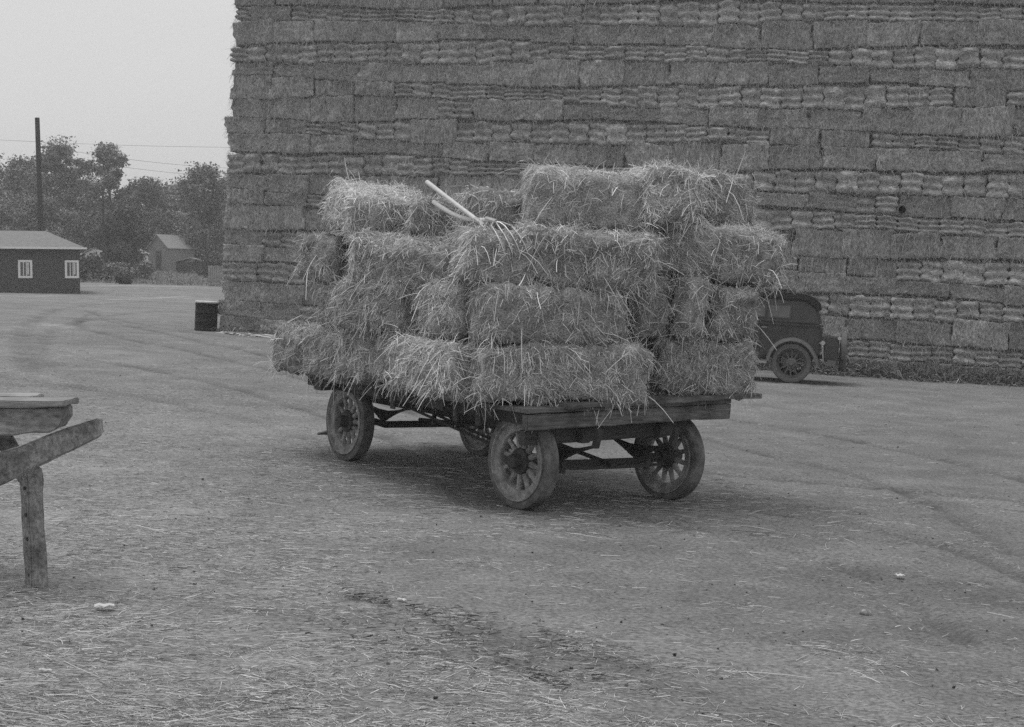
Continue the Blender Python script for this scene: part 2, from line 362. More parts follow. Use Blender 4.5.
# ------------------------------------------------------------------ hay cart
TH = math.radians(35.6); TILT = math.radians(3.23); OX, OY = .715, 11.55
WAG = Matrix.Translation((OX, OY, g1(OX, OY))) @ Matrix.Rotation(TILT, 4, 'Y') @ Matrix.Rotation(TH, 4, 'Z')
wagon = root('hay_wagon', WAG)
tag(wagon, 'four wheeled flatbed farm wagon with wooden spoked wheels carrying the loose straw bales', 'wagon')
def zt(a, b=0): return .035*a - .004*b
DZ = .90
dk = MB(); b = -.45; rr = random.Random(3)
while b < 3.75:
    wd = rr.uniform(.17, .23); e0, e1 = -1.12+rr.uniform(-.03, .03), 1.1+rr.uniform(-.04, .04); dz = rr.uniform(-.003, .003)
    dk.box(e0, e1, b, b+wd-.008, DZ-.035, DZ, lambda x, y, z, dz=dz: (x, y, z+zt(x, y)+dz)); b += wd
dk.build('deck', M_WOOD, wagon, .004)
MB().box(-.75, 1.36, -.52, -.27, DZ+.004, DZ+.045, lambda x, y, z: (x, y-.03*(x-.4), z+zt(x)+.012*math.sin(x*2))).build('plank', M_WOOD, wagon, .005)
tag(MB().box(-1.1, 1.1, -.44, -.36, DZ-.165, DZ-.04, lambda x, y, z: (x, y, z+zt(x))).build('crossbeam', M_WOOD, wagon, .006))
for bb in (.9, 2.0, 3.05):
    MB().box(-1.05, 1.05, bb-.05, bb+.05, DZ-.15, DZ-.04, lambda x, y, z: (x, y, z+zt(x, y))).build('crossbeam', M_WOODD, wagon, .006)
MB().box(-.98, .78, -.26, -.17, .585, .705, lambda x, y, z: (x, y, z+zt(x))).build('bolster', M_WOODD, wagon, .006)
for sx in (-1, 1):
    MB().box(sx*.42-.045, sx*.42+.045, -.34, 3.7, .585, .70, lambda x, y, z: (x, y, z+zt(x, y))).build('chassis_rail', M_WOODD, wagon, .006)
    MB().box(sx*.9-.04, sx*.9+.04, -.3, 3.6, .74, .855, lambda x, y, z: (x, y, z+zt(x, y))).build('side_sill', M_WOODD, wagon, .006)
    for bc in (0, 2.92):
        sp = MB()
        for q in range(5):
            hl = .46-.075*q
            sp.tube([(sx*.42, bc+hl*t, .56-.022*q-.075*(1-t*t)) for t in (-1, -.6, -.2, .2, .6, 1)], .014, 4)
        sp.build('leaf_spring', M_IRON, wagon)
        MB().bar((sx*.42, bc-.5, .70), (sx*.42, bc-.46, .55), .05, .04, (0, 1, 0)).build('spring_hanger', M_IRON, wagon)
for bc in (0, 2.92):
    ax = MB().tube([(-.7, bc, .39), (-.5, bc, .38), (-.4, bc, .35), (.4, bc, .35), (.5, bc, .38), (.7, bc, .39)], .036, 8); ax.build('axle', M_IRON, wagon, smooth=True)
MB().tube([(-.62, -.14, .345), (-.2, -.15, .335), (.3, -.15, .335), (.62, -.14, .345)], .016, 6).tube([(.42, -.15, .30), (.42, -.15, .40)], .028, 6).tube([(-.5, -.15, .30), (-.5, -.15, .40)], .028, 6).build('tie_rod', M_IRON, wagon)
for sx in (-.62, -.5):
    MB().tube([(sx, 2.75, .66), (sx, 2.2, .62), (sx, .45, .40)], .014, 6).build('truss_rod', M_IRON, wagon)
for bb in (1.35, 1.75): MB().bar((-.56, bb, .70), (-.56, bb, .49), .03, .03, (0, 1, 0)).build('strut', M_IRON, wagon)
MB().tube([(.0, -.2, .36), (.15, 1.4, .48), (0, 2.9, .40)], .02, 6).build('reach_pole', M_WOODD, wagon)
for bb in (.18, .52, 1.55):
    MB().box(-1.135, -1.115, bb, bb+.07, DZ-.2, DZ+.01, lambda x, y, z: (x+.1*max(0, DZ-.06-z), y, z+zt(x, y))).build('stake_pocket', M_IRON, wagon, .004)
MB().box(-1.17, -1.0, 2.86, 3.02, DZ-.15, DZ-.045, lambda x, y, z: (x, y, z+zt(x, y))).build('block', M_WOODD, wagon, .006)
def worn(o, cuts, amp):
    import bmesh
    bm = bmesh.new(); bm.from_mesh(o.data)
    bmesh.ops.subdivide_edges(bm, edges=[e for e in bm.edges if e.calc_length() > .3], cuts=cuts, use_grid_fill=True)
    P = np.array([v.co[:] for v in bm.verts]); d = np.stack([fbm(P*6+k*9.1, 90+k, 3) for k in range(3)], -1)*amp
    for v, q in zip(bm.verts, d): v.co += Vector(q)
    bm.to_mesh(o.data); bm.free()
for o in list(wagon.children):
    if o.name.split('.')[0] in ('plank', 'crossbeam', 'side_sill'): worn(o, 14, .016)
def make_wheel(R):
    wh = root('wheel', Matrix.Identity(4)); wh.parent = wagon
    ty = [(R-.075, -.062), (R-.03, -.070), (R-.006, -.058), (R, -.03), (R, .03), (R-.006, .058), (R-.03, .070), (R-.075, .062)]
    MB().lathe(ty, 56).build('tyre', M_TYRE, wh, smooth=True)
    MB().lathe([(R-.155, -.035), (R-.150, -.045), (R-.085, -.052), (R-.0755, -.075), (R-.066, -.076), (R-.066, .076), (R-.0755, .075), (R-.085, .052), (R-.15, .045), (R-.155, .035)], 56).build('rim', M_SPOKE, wh, smooth=True)
    MB().lathe([(.0, -.13), (.05, -.13), (.058, -.12), (.06, -.05), (.105, -.045), (.11, -.03), (.11, .03), (.10, .045), (.06, .06), (.06, .12), (.0, .12)], 28, close=False).build('hub', M_IRON, wh, smooth=True)
    for q in range(12):
        a = 2*PI*(q+.3)/12; s, c = math.sin(a), math.cos(a)
        MB().tube([(0, c*r, s*r) for r in (.08, .12, .19, R-.17, R-.145)], [.03, .027, .021, .021, .027], 8).build('spoke', M_SPOKE, wh, smooth=True)
    return wh
w0 = make_wheel(.395)
for n_, (sx, bc, R, st) in enumerate(((-.8, 0, .395, 3), (.8, 0, .395, 3), (-.8, 2.92, .395, 0), (.8, 2.92, .395, 0))):
    wh = w0 if n_ == 0 else copy_tree(w0, wagon)
    wh.matrix_local = Matrix.Translation((sx, bc, R-.004)) @ Matrix.Rotation(math.radians(st), 4, 'Z') @ Matrix.Rotation((0 if sx < 0 else PI), 4, 'Z') @ Matrix.Rotation(n_*.7, 4, 'X')

BALES = [  # a, b, z, yaw, L, W, H, shag, neat, label
 (-.58, -.14, .89, -20, 1.4, .5, .47, 1.1, 0, 'long bale at the front left corner of the wagon bed, lowest layer'),
 (.86, -.2, .965, -16, .92, .46, .48, 1.1, 0, 'bale of upright straws above the plank that juts from the wagon, lowest layer'),
 (-1.16, .74, .865, 84, 1.1, .5, .47, 1.3, 0, 'lowest bale on the wagon side just behind the near front corner bale'),
 (-1.02, 1.85, .86, 99, 1.05, .5, .47, 1.3, 0, 'lowest bale on the wagon side right above the near rear wheel'),
 (-.78, 2.75, .83, 12, 1.1, .6, .48, 1, 0, 'bottom bale end above the dark block at the rear of the wagon bed'),
 (-.85, 3.45, .83, 8, 1.0, .5, .46, 1, 0, 'hindmost bale on the wagon, sagging beyond the end of the bed'),
 (-.70, -.08, 1.36, -16, 1.22, .5, .46, 1, .3, 'shadowed bale directly on the front left corner bale, second layer of the load'),
 (.33, .1, 1.44, 72, 1., .34, .5, .7, 0, 'bale end standing right of the dark gap in the second layer'),
 (.68, .0, 1.46, 75, 1., .26, .5, .7, 0, 'narrow bale end squeezed between two others under the drooping right hand bale'),
 (1.15, -.05, 1.47, 75, 1., .44, .47, .75, 0, 'rounded bale end at the right of the second layer, beside the car'),
 (.1, 1.2, 1.40, 70, 1., .42, .5, .6, 0, 'dim bale deep inside the dark gap in the front of the load'),
 (-.98, .78, 1.34, 80, .95, .5, .44, 1.3, 0, 'second layer bale on the wagon side, under the hump below the pitchforks'),
 (-1.12, 1.78, 1.33, 97, 1.0, .52, .45, 1.3, 0, 'second layer bale on the wagon side, third back from the front corner'),
 (-.80, 2.68, 1.31, 14, 1., .5, .44, 1, 0, 'second layer bale end at the rear, standing on the bale above the dark block'),
 (-.38, -.1, 1.82, -20, 1.15, .5, .5, 1.15, 0, 'shaggy third layer bale under the big smooth faced top bale, straws hanging'),
 (-1.0, .42, 1.78, 62, 1., .55, .46, 1.2, 0, 'shaggy third layer bale on which the pitchfork tines lie'),
 (-1.0, 1.33, 1.77, 106, 1., .5, .40, 1.2, 0, 'sloping third layer bale left of the pitchfork tines, draped with long straws'),
 (.95, -.15, 1.955, -22, 1.25, .55, .46, 1.1, 0, 'big bale drooping out at the right end of the load above the car'),
 (-.95, 2.2, 1.77, 60, 1.1, .5, .43, 1.3, 0, 'third layer bale right under the dark end of the bright topped bale'),
 (-.9, 2.9, 1.75, 20, 1., .5, .44, 1, 0, 'third layer bale end at the rear left corner of the load'),
 (-.14, .15, 2.30, -26, 1.15, .5, .53, .55, .9, 'topmost bale with a smooth cut face, highest in the front of the load'),
 (.5, -.02, 2.38, 65, 1.1, .46, .49, 1.3, 0, 'top bale end hung with loose straw, right of the smooth cut bale'),
 (1.08, .1, 2.42, -15, .9, .5, .48, 1.1, 0, 'top bale at the right hand corner of the load'),
 (-.65, .95, 2.22, 60, 1., .5, .36, 1, 0, 'low top bale behind the pitchfork handles, left of the smooth cut bale'),
 (-.70, 1.72, 2.20, 60, .9, .5, .33, 1, 0, 'dark fronted top bale between the bright topped bale and the pitchfork handles'),
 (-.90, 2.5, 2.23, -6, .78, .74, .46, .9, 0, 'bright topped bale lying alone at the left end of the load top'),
 (.95, 1.1, .97, 90, 1.1, .5, .47, .5, 0, 'bale on the far side of the wagon, lowest layer, next to the car'),
 (1.0, 2.3, .97, 90, 1.1, .5, .47, .5, 0, 'bale on the far rear side of the wagon, lowest layer'),
 (1.0, 1.15, 1.45, 90, 1.1, .5, .47, .5, 0, 'bale on the far side of the wagon, second layer'),
 (1.0, 2.3, 1.45, 90, 1.1, .5, .45, .5, 0, 'bale on the far rear side of the wagon, second layer'),
 (.85, 1.1, 1.94, 90, 1.1, .55, .46, .5, 0, 'bale on the far side of the wagon, third layer'),
 (.3, 2.3, 1.86, 20, 1.1, .6, .42, .5, 0, 'bale in the rear middle of the load, third layer'),
 (-.05, 1.5, 1.82, 85, 1.1, .6, .44, .5, 0, 'bale in the middle of the load, third layer'),
]
TIP = {25: 18, 20: 6, 14: 5, 15: 8, 16: -10, 24: 6}    # bales that lie tipped towards the yard
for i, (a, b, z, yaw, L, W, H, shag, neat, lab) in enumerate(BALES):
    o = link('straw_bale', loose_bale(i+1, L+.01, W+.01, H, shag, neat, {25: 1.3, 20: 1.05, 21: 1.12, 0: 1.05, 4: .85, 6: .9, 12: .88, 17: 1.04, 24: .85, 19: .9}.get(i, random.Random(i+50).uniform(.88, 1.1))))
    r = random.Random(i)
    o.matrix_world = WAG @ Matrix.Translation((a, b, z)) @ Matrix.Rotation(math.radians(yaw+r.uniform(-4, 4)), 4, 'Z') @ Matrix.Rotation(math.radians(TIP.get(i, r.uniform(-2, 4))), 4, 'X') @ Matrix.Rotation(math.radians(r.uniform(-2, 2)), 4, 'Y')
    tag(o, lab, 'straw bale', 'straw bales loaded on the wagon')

# ------------------------------------------------------------------ the great stack
E_S = math.radians(-16.3); PITCHZ = .456
STK = Matrix.Translation((-7.4, 34.3, .64)) @ Matrix.Rotation(TILT, 4, 'Y') @ Matrix.Rotation(E_S, 4, 'Z')
SL, SW = 1.1, .455
def stack_mesh(kind, seed):
    if kind == 'side': L, D, n, r = SL*1.03, .46, (40, 6, 18), .02
    elif kind == 'edge': L, D, n, r = SL*.985, .46, (40, 5, 13), .035
    else: L, D, n, r = SW*1.025, 1.1, (14, 5, 26), .04
    Hh = PITCHZ*(.995 if kind != 'end' else .93); off = seed*7.31
    V, Qs, N = rbox(L, D, Hh, n, r); V[:, 1] += D/2
    fr = (V[:, 1] < D*.3)
    amp = .03*fbm(V*4+off, 3, 2) + .03*fbm(V*14+off, 4, 2)
    u = V[:, 2]/Hh
    if kind == 'end':                            # wire bands pinch the folded end into rounded lobes
        nl = 2 if seed % 3 == 0 else 3; ph = .25*fbm(np.stack([V[:, 0]*4+off, 0*u, 0*u], -1), 5, 2) + .3*vnoise(np.full((1, 3), off), 3)
        amp = amp + .085*(np.abs(np.sin(PI*(u+ph*.3)*nl))**.8-.7)*fr
        tb = 1.0 + .3*fbm(V*np.array([5, 3, 16])+off, 6, 3)
    elif kind == 'edge':
        nl = 7+seed % 3; amp = amp + .045*(np.abs(np.sin(PI*nl*(V[:, 0]/L+.5)+.6*fbm(V*3+off, 8, 1)))-.6)*fr
        tb = .85 + .3*fbm(V*np.array([16, 3, 4])+off, 6, 3)
    else:
        for gz_ in (.34, .67): amp = amp - .009*np.exp(-((u-gz_-.03*fbm(V*2+off, 9, 1))/.05)**2)*(seed % 2)
        for e in (-1, 1):                        # corners knocked off: dark slots between neighbours
            if (seed*7+e) % 3 == 0:
                m_ = np.exp(-((V[:, 0]-e*L*.485)/.035)**2)*(sstep(.4, .62, u) if seed % 2 else sstep(.5, .2, u))*fr
                V[:, 1] += .2*m_; V[:, 0] -= e*.02*m_
        tb = .86 + .24*fbm(V*np.array([7, 3, 11])+off, 6, 3)
    V = V + N*amp[:, None]
    parts = [(V, Qs, tb, 0)]
    for m, ed in ((260 if kind != 'end' else 110, 0), (130 if kind != 'end' else 55, 1)):
        P = np.zeros((m, 3)); P[:, 0] = RNG.uniform(-.5, .5, m)*L*.98
        P[:, 2] = RNG.uniform(.03, .97, m)*Hh if not ed else np.where(RNG.random(m) < .6, .98, .03)*Hh
        P[:, 1] = -.012; T = unit(RNG.normal(size=(m, 3))*np.array([1, .35, 1]) + np.array([0, -.35, -.25])); Ls = RNG.uniform(.05, .17, m)
        g = np.zeros((m, 3)); g[:, 2] = -Ls*RNG.uniform(.1, .6, m)
        parts.append((*ribbons(P, T, Ls, RNG.uniform(.004, .009, m), g, 2, np.clip(RNG.normal(.38, .12, m), .1, .7)), 1))
    V, Qs, T, mi = cat(parts)
    return quadmesh('hay_bale', V, Qs, T, [{'side': M_STK, 'end': M_STKE, 'edge': M_STKV}[kind], M_HAYS], mi)
MESH = {k: [stack_mesh(k, s) for s in range(c)] for k, c in (('side', 12), ('end', 12), ('edge', 5))}
S_END = 22.5; NROW = 21
rs = random.Random(5)
def wav(k, s): return k*PITCHZ + .075*math.sin(s*.42+k*1.9)*min(1, k/3) + .03*math.sin(s*1.3+k*2.7)*min(1, k/3) + .014*math.sin(s*4.1+k*5.3)
EDGE = [(5, 12.3, 16.2), (9, -9, -9), (11, 13.6, 15.7), (11, .3, 2.3), (13, 2.0, 4.6), (7, .2, 1.2), (10, 11.2, 12.2), (13, 17.2, 18.2)]
MIXED = [(11, 4.7, 6.0), (12, 5.2, 6.6), (8, 15.5, 16.2)]   # runs laid the other way
spec = []
for k in range(NROW):
    s = rs.uniform(-.06, .06) - (.1 if k == 11 else 0) + (.05 if k > 15 else 0)
    q = 0; first = True
    while s < S_END:
        typ = 'end' if k % 2 else 'side'
        if first and k % 2: typ = rs.choice(['side', 'end', 'side'])
        if not first and k % 2 and q == 1: typ = rs.choice(['side', 'end'])
        for kk, a, b in EDGE:
            if kk == k and a <= s+.3 <= b: typ = 'edge'
        for kk, a, b in MIXED:
            if kk == k and a <= s+.2 <= b: typ = 'side' if k % 2 else 'end'
        ln = SW if typ == 'end' else SL
        ln *= rs.uniform(.94, 1.05)
        q += 1; first = False
        gap = rs.choice([0, 0, 0, 0, 0, .04]) if typ != 'end' else rs.choice([0, 0, .004, .008])
        dip = rs.uniform(-.045, .04) + (.02 if typ == 'end' else 0) + .008*(k % 3)
        spec.append([k, q, s+ln/2, ln, typ, dip]); s += ln + gap
def hidden_by_load(px, py):
    return (345 < px < 535 and 235 < py) or (525 < px < 762 and 178 < py) or (300 < px < 350 and 250 < py < 380) or (755 < px < 812 and 305 < py)
rank = []
for i, (k, q, s, ln, typ, dip) in enumerate(spec):
    p = STK @ Vector((s, 0, (k+.5)*PITCHZ)); px, py = proj(*p); pz = 1361/p.y
    vis = -25 < px < 1030 and -4 < py and not hidden_by_load(px, py)
    rank.append((-(ln*PITCHZ*pz*pz if vis else 0), i))
rank.sort(); single = {i for a, i in rank[:262] if a < 0}
ORD = ['first', 'second', 'third', 'fourth', 'fifth', 'sixth', 'seventh', 'eighth', 'ninth', 'tenth', 'eleventh', 'twelfth', 'thirteenth', 'fourteenth', 'fifteenth', 'sixteenth', 'seventeenth', 'eighteenth', 'nineteenth', 'twentieth', 'twenty-first', 'twenty-second', 'twenty-third', 'twenty-fourth', 'twenty-fifth', 'twenty-sixth', 'twenty-seventh', 'twenty-eighth', 'twenty-ninth', 'thirtieth', 'thirty-first', 'thirty-second', 'thirty-third', 'thirty-fourth', 'thirty-fifth']
inrow = {}                                        # bales of each course that stand inside the picture, counted from its right edge
for i, (k, q, s, ln, typ, dip) in enumerate(spec):
    px, py = proj(*(STK @ Vector((s, 0, (k+.5)*PITCHZ))))
    if px < 1030: inrow.setdefault(k, []).append(i)
WORD = {'side': 'hay bale laid lengthwise', 'end': 'ridged hay bale end', 'edge': 'striped hay bale on edge'}
def bale_matrix(k, s, ln, typ, dip):
    z0, z1 = wav(k, s), wav(k+1, s); rot = math.atan2(wav(k, s+ln/2)-wav(k, s-ln/2), ln)
    base = SW if typ == 'end' else SL
    return STK @ Matrix.Translation((s, dip, z0)) @ Matrix.Rotation(-rot, 4, 'Y') @ Matrix.Rotation(math.radians(rs.uniform(-2.8, 2.8)), 4, 'Z') @ Matrix.Diagonal((ln/base, 1, (z1-z0)/PITCHZ, 1))
rest = []
def mesh_arrays(me):
    n = len(me.vertices); v = np.empty(n*3, np.float32); me.vertices.foreach_get('co', v)
    qn = np.empty(len(me.polygons)*4, np.int32); me.polygons.foreach_get('vertices', qn)
    t = np.empty(n, np.float32); me.attributes['tone'].data.foreach_get('value', t)
    mi = np.empty(len(me.polygons), np.int32); me.polygons.foreach_get('material_index', mi)
    return v.reshape(-1, 3), qn.reshape(-1, 4), t, mi
ARR = {k: [mesh_arrays(m) for m in v] for k, v in MESH.items()}
MOFF = {'side': 0, 'end': 2, 'edge': 4}
for i, (k, q, s, ln, typ, dip) in enumerate(spec):
    M = bale_matrix(k, s, ln, typ, dip); v_i = rs.randrange(len(MESH[typ]))
    if i in single:
        o = link('hay_bale', MESH[typ][v_i]); o.matrix_world = M
        row = inrow[k]; fl, fr = row.index(i), len(row)-1-row.index(i)
        side = f'{ORD[fl]} from the stack left corner' if fl < fr else f'{ORD[fr]} from the right photo edge'
        tag(o, f'{WORD[typ]}, {side}, {ORD[k]} course up', 'hay bale', 'bales of the great hay stack')
    else: rest.append((M, *ARR[typ][v_i], MOFF[typ], rs.uniform(.9, 1.1)))
def add_box_bale(M): rest.append((M, *ARR['side'][rs.randrange(8)], 0, 1))
for k in range(NROW):                             # left end of the stack, top layer and the mass behind the face
    for j in range(7):
        if k % 2: 
            if j: rest.append((STK @ Matrix.Translation((.24, .3+j*1.1, wav(k, 0))) @ Matrix.Rotation(-PI/2, 4, 'Z') @ Matrix.Translation((0, -.2, 0)), *ARR['side'][rs.randrange(8)], 0, 1))
        else:
            for q in (0, 1): rest.append((STK @ Matrix.Translation((0.02, .7+j*1.1+q*.5, wav(k, 0))) @ Matrix.Rotation(-PI/2, 4, 'Z'), *ARR['end'][rs.randrange(9)], 2, 1))
Vs, Qq, Ts, Ms = [], [], [], []; o_ = 0
for M, v, qd, t, mi, mo, f in rest:
    A = np.array(M); Vs.append(v @ A[:3, :3].T + A[:3, 3]); Qq.append(qd+o_); Ts.append(t*f); Ms.append(mi+mo); o_ += len(v)
bx = MB().box(.25, S_END-.1, .17, 8, .02, NROW*PITCHZ-.05)
v = np.array(bx.v); A = np.array(STK); Vs.append(v @ A[:3, :3].T + A[:3, 3]); Qq.append(np.array(bx.f)+o_); Ts.append(np.full(8, .6)); Ms.append(np.zeros(6, int))
st = link('stacked_hay', quadmesh('stacked_hay', np.concatenate(Vs), np.concatenate(Qq), np.concatenate(Ts), [M_STK, M_HAYS, M_STKE, M_HAYS, M_STKV, M_HAYS], np.concatenate(Ms)))
tag(st, 'high upper and hidden bales of the great wall of stacked hay', 'hay stack', kind='stuff')

M_HOLE = mat('hole_dark', .004, .006, (9, 9, 9), 1)  # near-black colour paints in the darkness of a hole in the stack
vp = MB().lathe([(0, .01), (.055, .01), (.065, -.05), (.075, -.05), (.075, .3), (0, .3)], 20, 'y', False).build('stack_hole', M_HOLE, None, smooth=True)
vp.matrix_world = STK @ Matrix.Translation((16.35, -.03, 3.75)); tag(vp, 'round black hole in the upper right face of the hay stack', 'hole')
# ------------------------------------------------------------------ litter on the yard
def litter(name, label, x, y, Lr, Wr, tr, lift=.006, flat=.12, seg=2, m_=None, raked=.75):
    n = len(x); P = np.stack([x, y, gsurf(x, y)+lift*RNG.random(n)], -1)
    a = RNG.normal(size=n)*raked + (RNG.random(n) < .3)*RNG.uniform(0, PI, n)      # mostly raked across by wheels and rakes
    T = np.stack([np.cos(a), np.sin(a), -.0565+np.abs(RNG.normal(size=n))*flat*.5], -1); Ls = RNG.gamma(2.2, Lr, n)+.02
    bd = np.stack([-np.sin(a), np.cos(a), 0*a], -1)*(RNG.normal(size=n)*.18*Ls)[:, None]; bd[:, 2] -= np.maximum(T[:, 2]+.0565, 0)*Ls*.8
    V, Qs, t = ribbons(P, unit(T), Ls, RNG.uniform(*Wr, n), bd, seg, np.clip(RNG.normal(tr[0], tr[1], n), .05, .8))
    V[:, 2] = np.maximum(V[:, 2], gsurf(V[:, 0], V[:, 1])+.002)
    o = link(name, quadmesh(name, V, Qs, t, [m_ or M_STRAW])); tag(o, label, 'straw', kind='stuff'); return o
def scatter(n, dens, ymin=4.2, ymax=30):
    v = np.exp(RNG.uniform(math.log(ymin), math.log(ymax), n)); x = v*RNG.uniform(-.46, .46, n)
    p = dens(x, v); k_ = RNG.random(n) < p; return x[k_], v[k_]
def dens(x, y):
    P = np.stack([x, y, 0*x], -1)
    d = .26 + .75*fbm(P*np.array([.8, 1.7, 1]), 61, 3) + .7*fbm(P*np.array([3, 5, 1]), 66, 2)
    d = d + .5*sstep(.4, -2.4, x+.25*(y-6))*sstep(22, 9, y) + .1*sstep(6.4, 5.4, y) - .3*sstep(-.8, 1.6, x)*sstep(5.4, 6.6, y)
    for pts, hw, dp in TRACKS[:12]: d = d - .35*(1-sstep(.5, 1.4, seg_dist(x, y, pts)/hw))
    return np.clip(d, .04, 1)
x, y = scatter(270000, dens)
litter('straw_litter', 'loose straws scattered over the bare yard', x, y, .021, (.002, .0042), (.45, .17))
x, y = scatter(1100, lambda x, y: np.clip(dens(x, y)*1.2, 0, 1), 4.4, 16)
litter('long_straws', 'long pale straws lying singly on the ground', x, y, .10, (.003, .005), (.5, .12), seg=4)
n = 1100; y = RNG.uniform(6.0, 7.7, n); x = -.12+(6.75-y)*.75+RNG.normal(0, .3, n)*(.4+1.2*np.exp(-((y-6.7)/.4)**2)); x = x+.25*vnoise(np.stack([x*3, y*3, 0*x], -1), 5)
litter('trampled_straw', 'dark trampled straw and muck in the foreground', x, y, .012, (.003, .009), (.2, .12), .02, .5, 2, raked=3)
n = 3200; ang = RNG.uniform(0, 2*PI, n); q = RNG.random(n)**.6
x = OX-.6+np.cos(ang)*q*2.6-.8*np.sin(ang)*q; y = OY+1.0+np.sin(ang)*q*2.6
litter('dropped_straw', 'straw shaken down under the loaded wagon', x, y, .045, (.003, .006), (.36, .12), .01, .25)
# clods and pebbles
def clods(n, lo, hi):
    x, y = scatter(n, lambda x, y: np.clip(.5+.8*fbm(np.stack([x, y*1.6, 0*x], -1)*.9, 77, 3), .05, 1), 4.4, 24); n = len(x)
    base, Qs, N = rbox(1, 1, 1, (2, 2, 2), .45); r = lo+(hi-lo)*RNG.random(n)**4
    V = base[None]*r[:, None, None]*RNG.uniform(.6, 1.3, (n, 1, 3)) + RNG.normal(size=(n, len(base), 3))*r[:, None, None]*.2
    V[..., 2] -= r[:, None]*.25
    V[..., 0] += x[:, None]; V[..., 1] += y[:, None]; V[..., 2] += gsurf(x, y)[:, None]
    Qn = (Qs[None] + (np.arange(n)*len(base))[:, None, None]).reshape(-1, 4)
    return V.reshape(-1, 3), Qn, np.repeat(np.clip(RNG.normal(.8, .25, n), .3, 1.5), len(base))
V, Qs, t = clods(4500, .003, .016); cl = link('earth_clods', quadmesh('earth_clods', V, Qs, t, [M_GRD])); tag(cl, 'crumbs and small clods of earth strewn over the yard', 'clods', kind='stuff')
# loose hay and weeds along the foot of the stack
n = 9000; s = np.concatenate([RNG.uniform(11.5, 19.3, 5200), RNG.uniform(0, 19.3, n-5200)]); dpt = -np.abs(RNG.normal(0, .32, n))-.02; hh = np.abs(RNG.normal(0, .14, n))*(1+dpt/.8).clip(.1, 1)*np.where(s > 11.5, 1.4, .8)
A = np.array(STK); P = np.stack([s, dpt, 0*s], -1) @ A[:3, :3].T + A[:3, 3]; P[:, 2] = gsurf(P[:, 0], P[:, 1]) + hh
T = unit(RNG.normal(size=(n, 3))+np.array([0, -.4, .1])); Ls = RNG.uniform(.06, .22, n); g = np.zeros((n, 3)); g[:, 2] = -Ls*.5
V, Qs, t = ribbons(P, T, Ls, RNG.uniform(.008, .03, n), g, 2, np.clip(RNG.normal(.17, .08, n), .05, .5)); lh = link('fallen_hay', quadmesh('fallen_hay', V, Qs, t, [M_HAYS])); tag(lh, 'fallen hay and weeds along the foot of the stack', 'hay', kind='stuff')
n = 420; P = np.stack([RNG.uniform(.8, 1.9, n), RNG.normal(-1.15, .12, n), 0*np.zeros(n)], -1) @ A[:3, :3].T + A[:3, 3]
litter('pale_straw', 'pale wisp of straw on the ground by the left corner of the stack', P[:, 0], P[:, 1], .08, (.012, .03), (.62, .1), .05, .3)

# ------------------------------------------------------------------ pitchforks
M_HANDLE = mat('worn_ash_handle', .5, .68, (8, 40, 40), 3, rough=.5, spec=.3)
M_STEEL = mat('polished_steel', .35, .5, (20, 20, 20), 3, rough=.4, metal=.5)
def fork(name, tip, base, sag, label, tdir, buried):
    tip, base = Vector(tip), Vector(base); d = (base-tip).normalized(); f = root(name, Matrix.Translation(base))
    pts = []
    for j in range(9):
        t = j/8; p = tip.lerp(base, t) - base; p.z -= sag*math.sin(PI*t); pts.append(p)
    MB().tube(pts, [.021, .02, .019, .018, .018, .018, .018, .019, .017], 10).build('handle', M_HANDLE, f, smooth=True)
    MB().tube([d*-.05, d*.1], .021, 8).build('ferrule', M_STEEL, f, smooth=True)
    sd = d.cross(Vector((0, 0, 1))).normalized(); td = Vector(tdir).normalized()
    for j in range(4):
        o = (j-1.5)/1.5
        MB().tube([d*.1, d*.13+sd*o*.05, d*.17+sd*o*.095+td*.02, d*.24+sd*o*.105+td*.08, d*.29+sd*o*.11+td*.16, d*.31+sd*o*.11+td*.24], [.007, .007, .0065, .006, .005, .003], 6).build('tine', M_STEEL, f, smooth=True)
    return tag(f, label, 'pitchfork', 'pitchforks lying on the load')
fork('pitchfork', (-.735, 11.85, 2.715), (-.275, 11.15, 2.345), -.0, 'pitchfork with the long straight pale handle, its tip highest in the air', (.1, -.2, -.9), 1)
fork('pitchfork', (-.675, 11.8, 2.54), (-.18, 11.05, 2.35), .055, 'pitchfork with the bent pale handle lying below the straight one', (.2, -.3, -.9), 0)

# ------------------------------------------------------------------ broken wooden trestle at the left edge
tr = root('wooden_trestle', Matrix.Translation((-2.65, 7.55, g1(-2.65, 7.55)))); inv = Vector((2.65, -7.55, -g1(-2.65, 7.55)))
def L3(p): return tuple(Vector(p)+inv)
MB().box(-4.1, -2.455, 7.42, 7.70, 1.148, 1.183, lambda x, y, z: L3((x, y, z+.004*math.sin(x*9)))).build('plank', M_WOODP, tr, .006)
MB().box(-4.1, -2.75, 7.74, 8.0, 1.15, 1.182, lambda x, y, z: L3((x, y, z))).build('plank', M_WOODP, tr, .006)
bm_ = MB(); pol = [(-4.1, 1.145), (-2.455, 1.145), (-2.46, 1.09), (-2.50, 1.03), (-2.56, 1.005), (-2.75, .99), (-4.1, .98)]
bm_.prism([L3((x, 7.5, z))[::2] for x, z in pol], L3((0, 7.47, 0))[1], L3((0, 7.60, 0))[1]).build('beam', M_TRES, tr, .008)
fr = [(-2.36, 7.7, 1.06), (-2.345, 7.7, .955), (-2.66, 7.4, .79), (-2.66, 7.4, .95)]
ex = [Vector(fr[2])+(Vector(fr[2])-Vector(fr[1]))*.9, Vector(fr[3])+(Vector(fr[3])-Vector(fr[0]))*.9]
f4 = [Vector(fr[0]), Vector(fr[1]), ex[0], ex[1]]; off = Vector((.02, .055, .01))
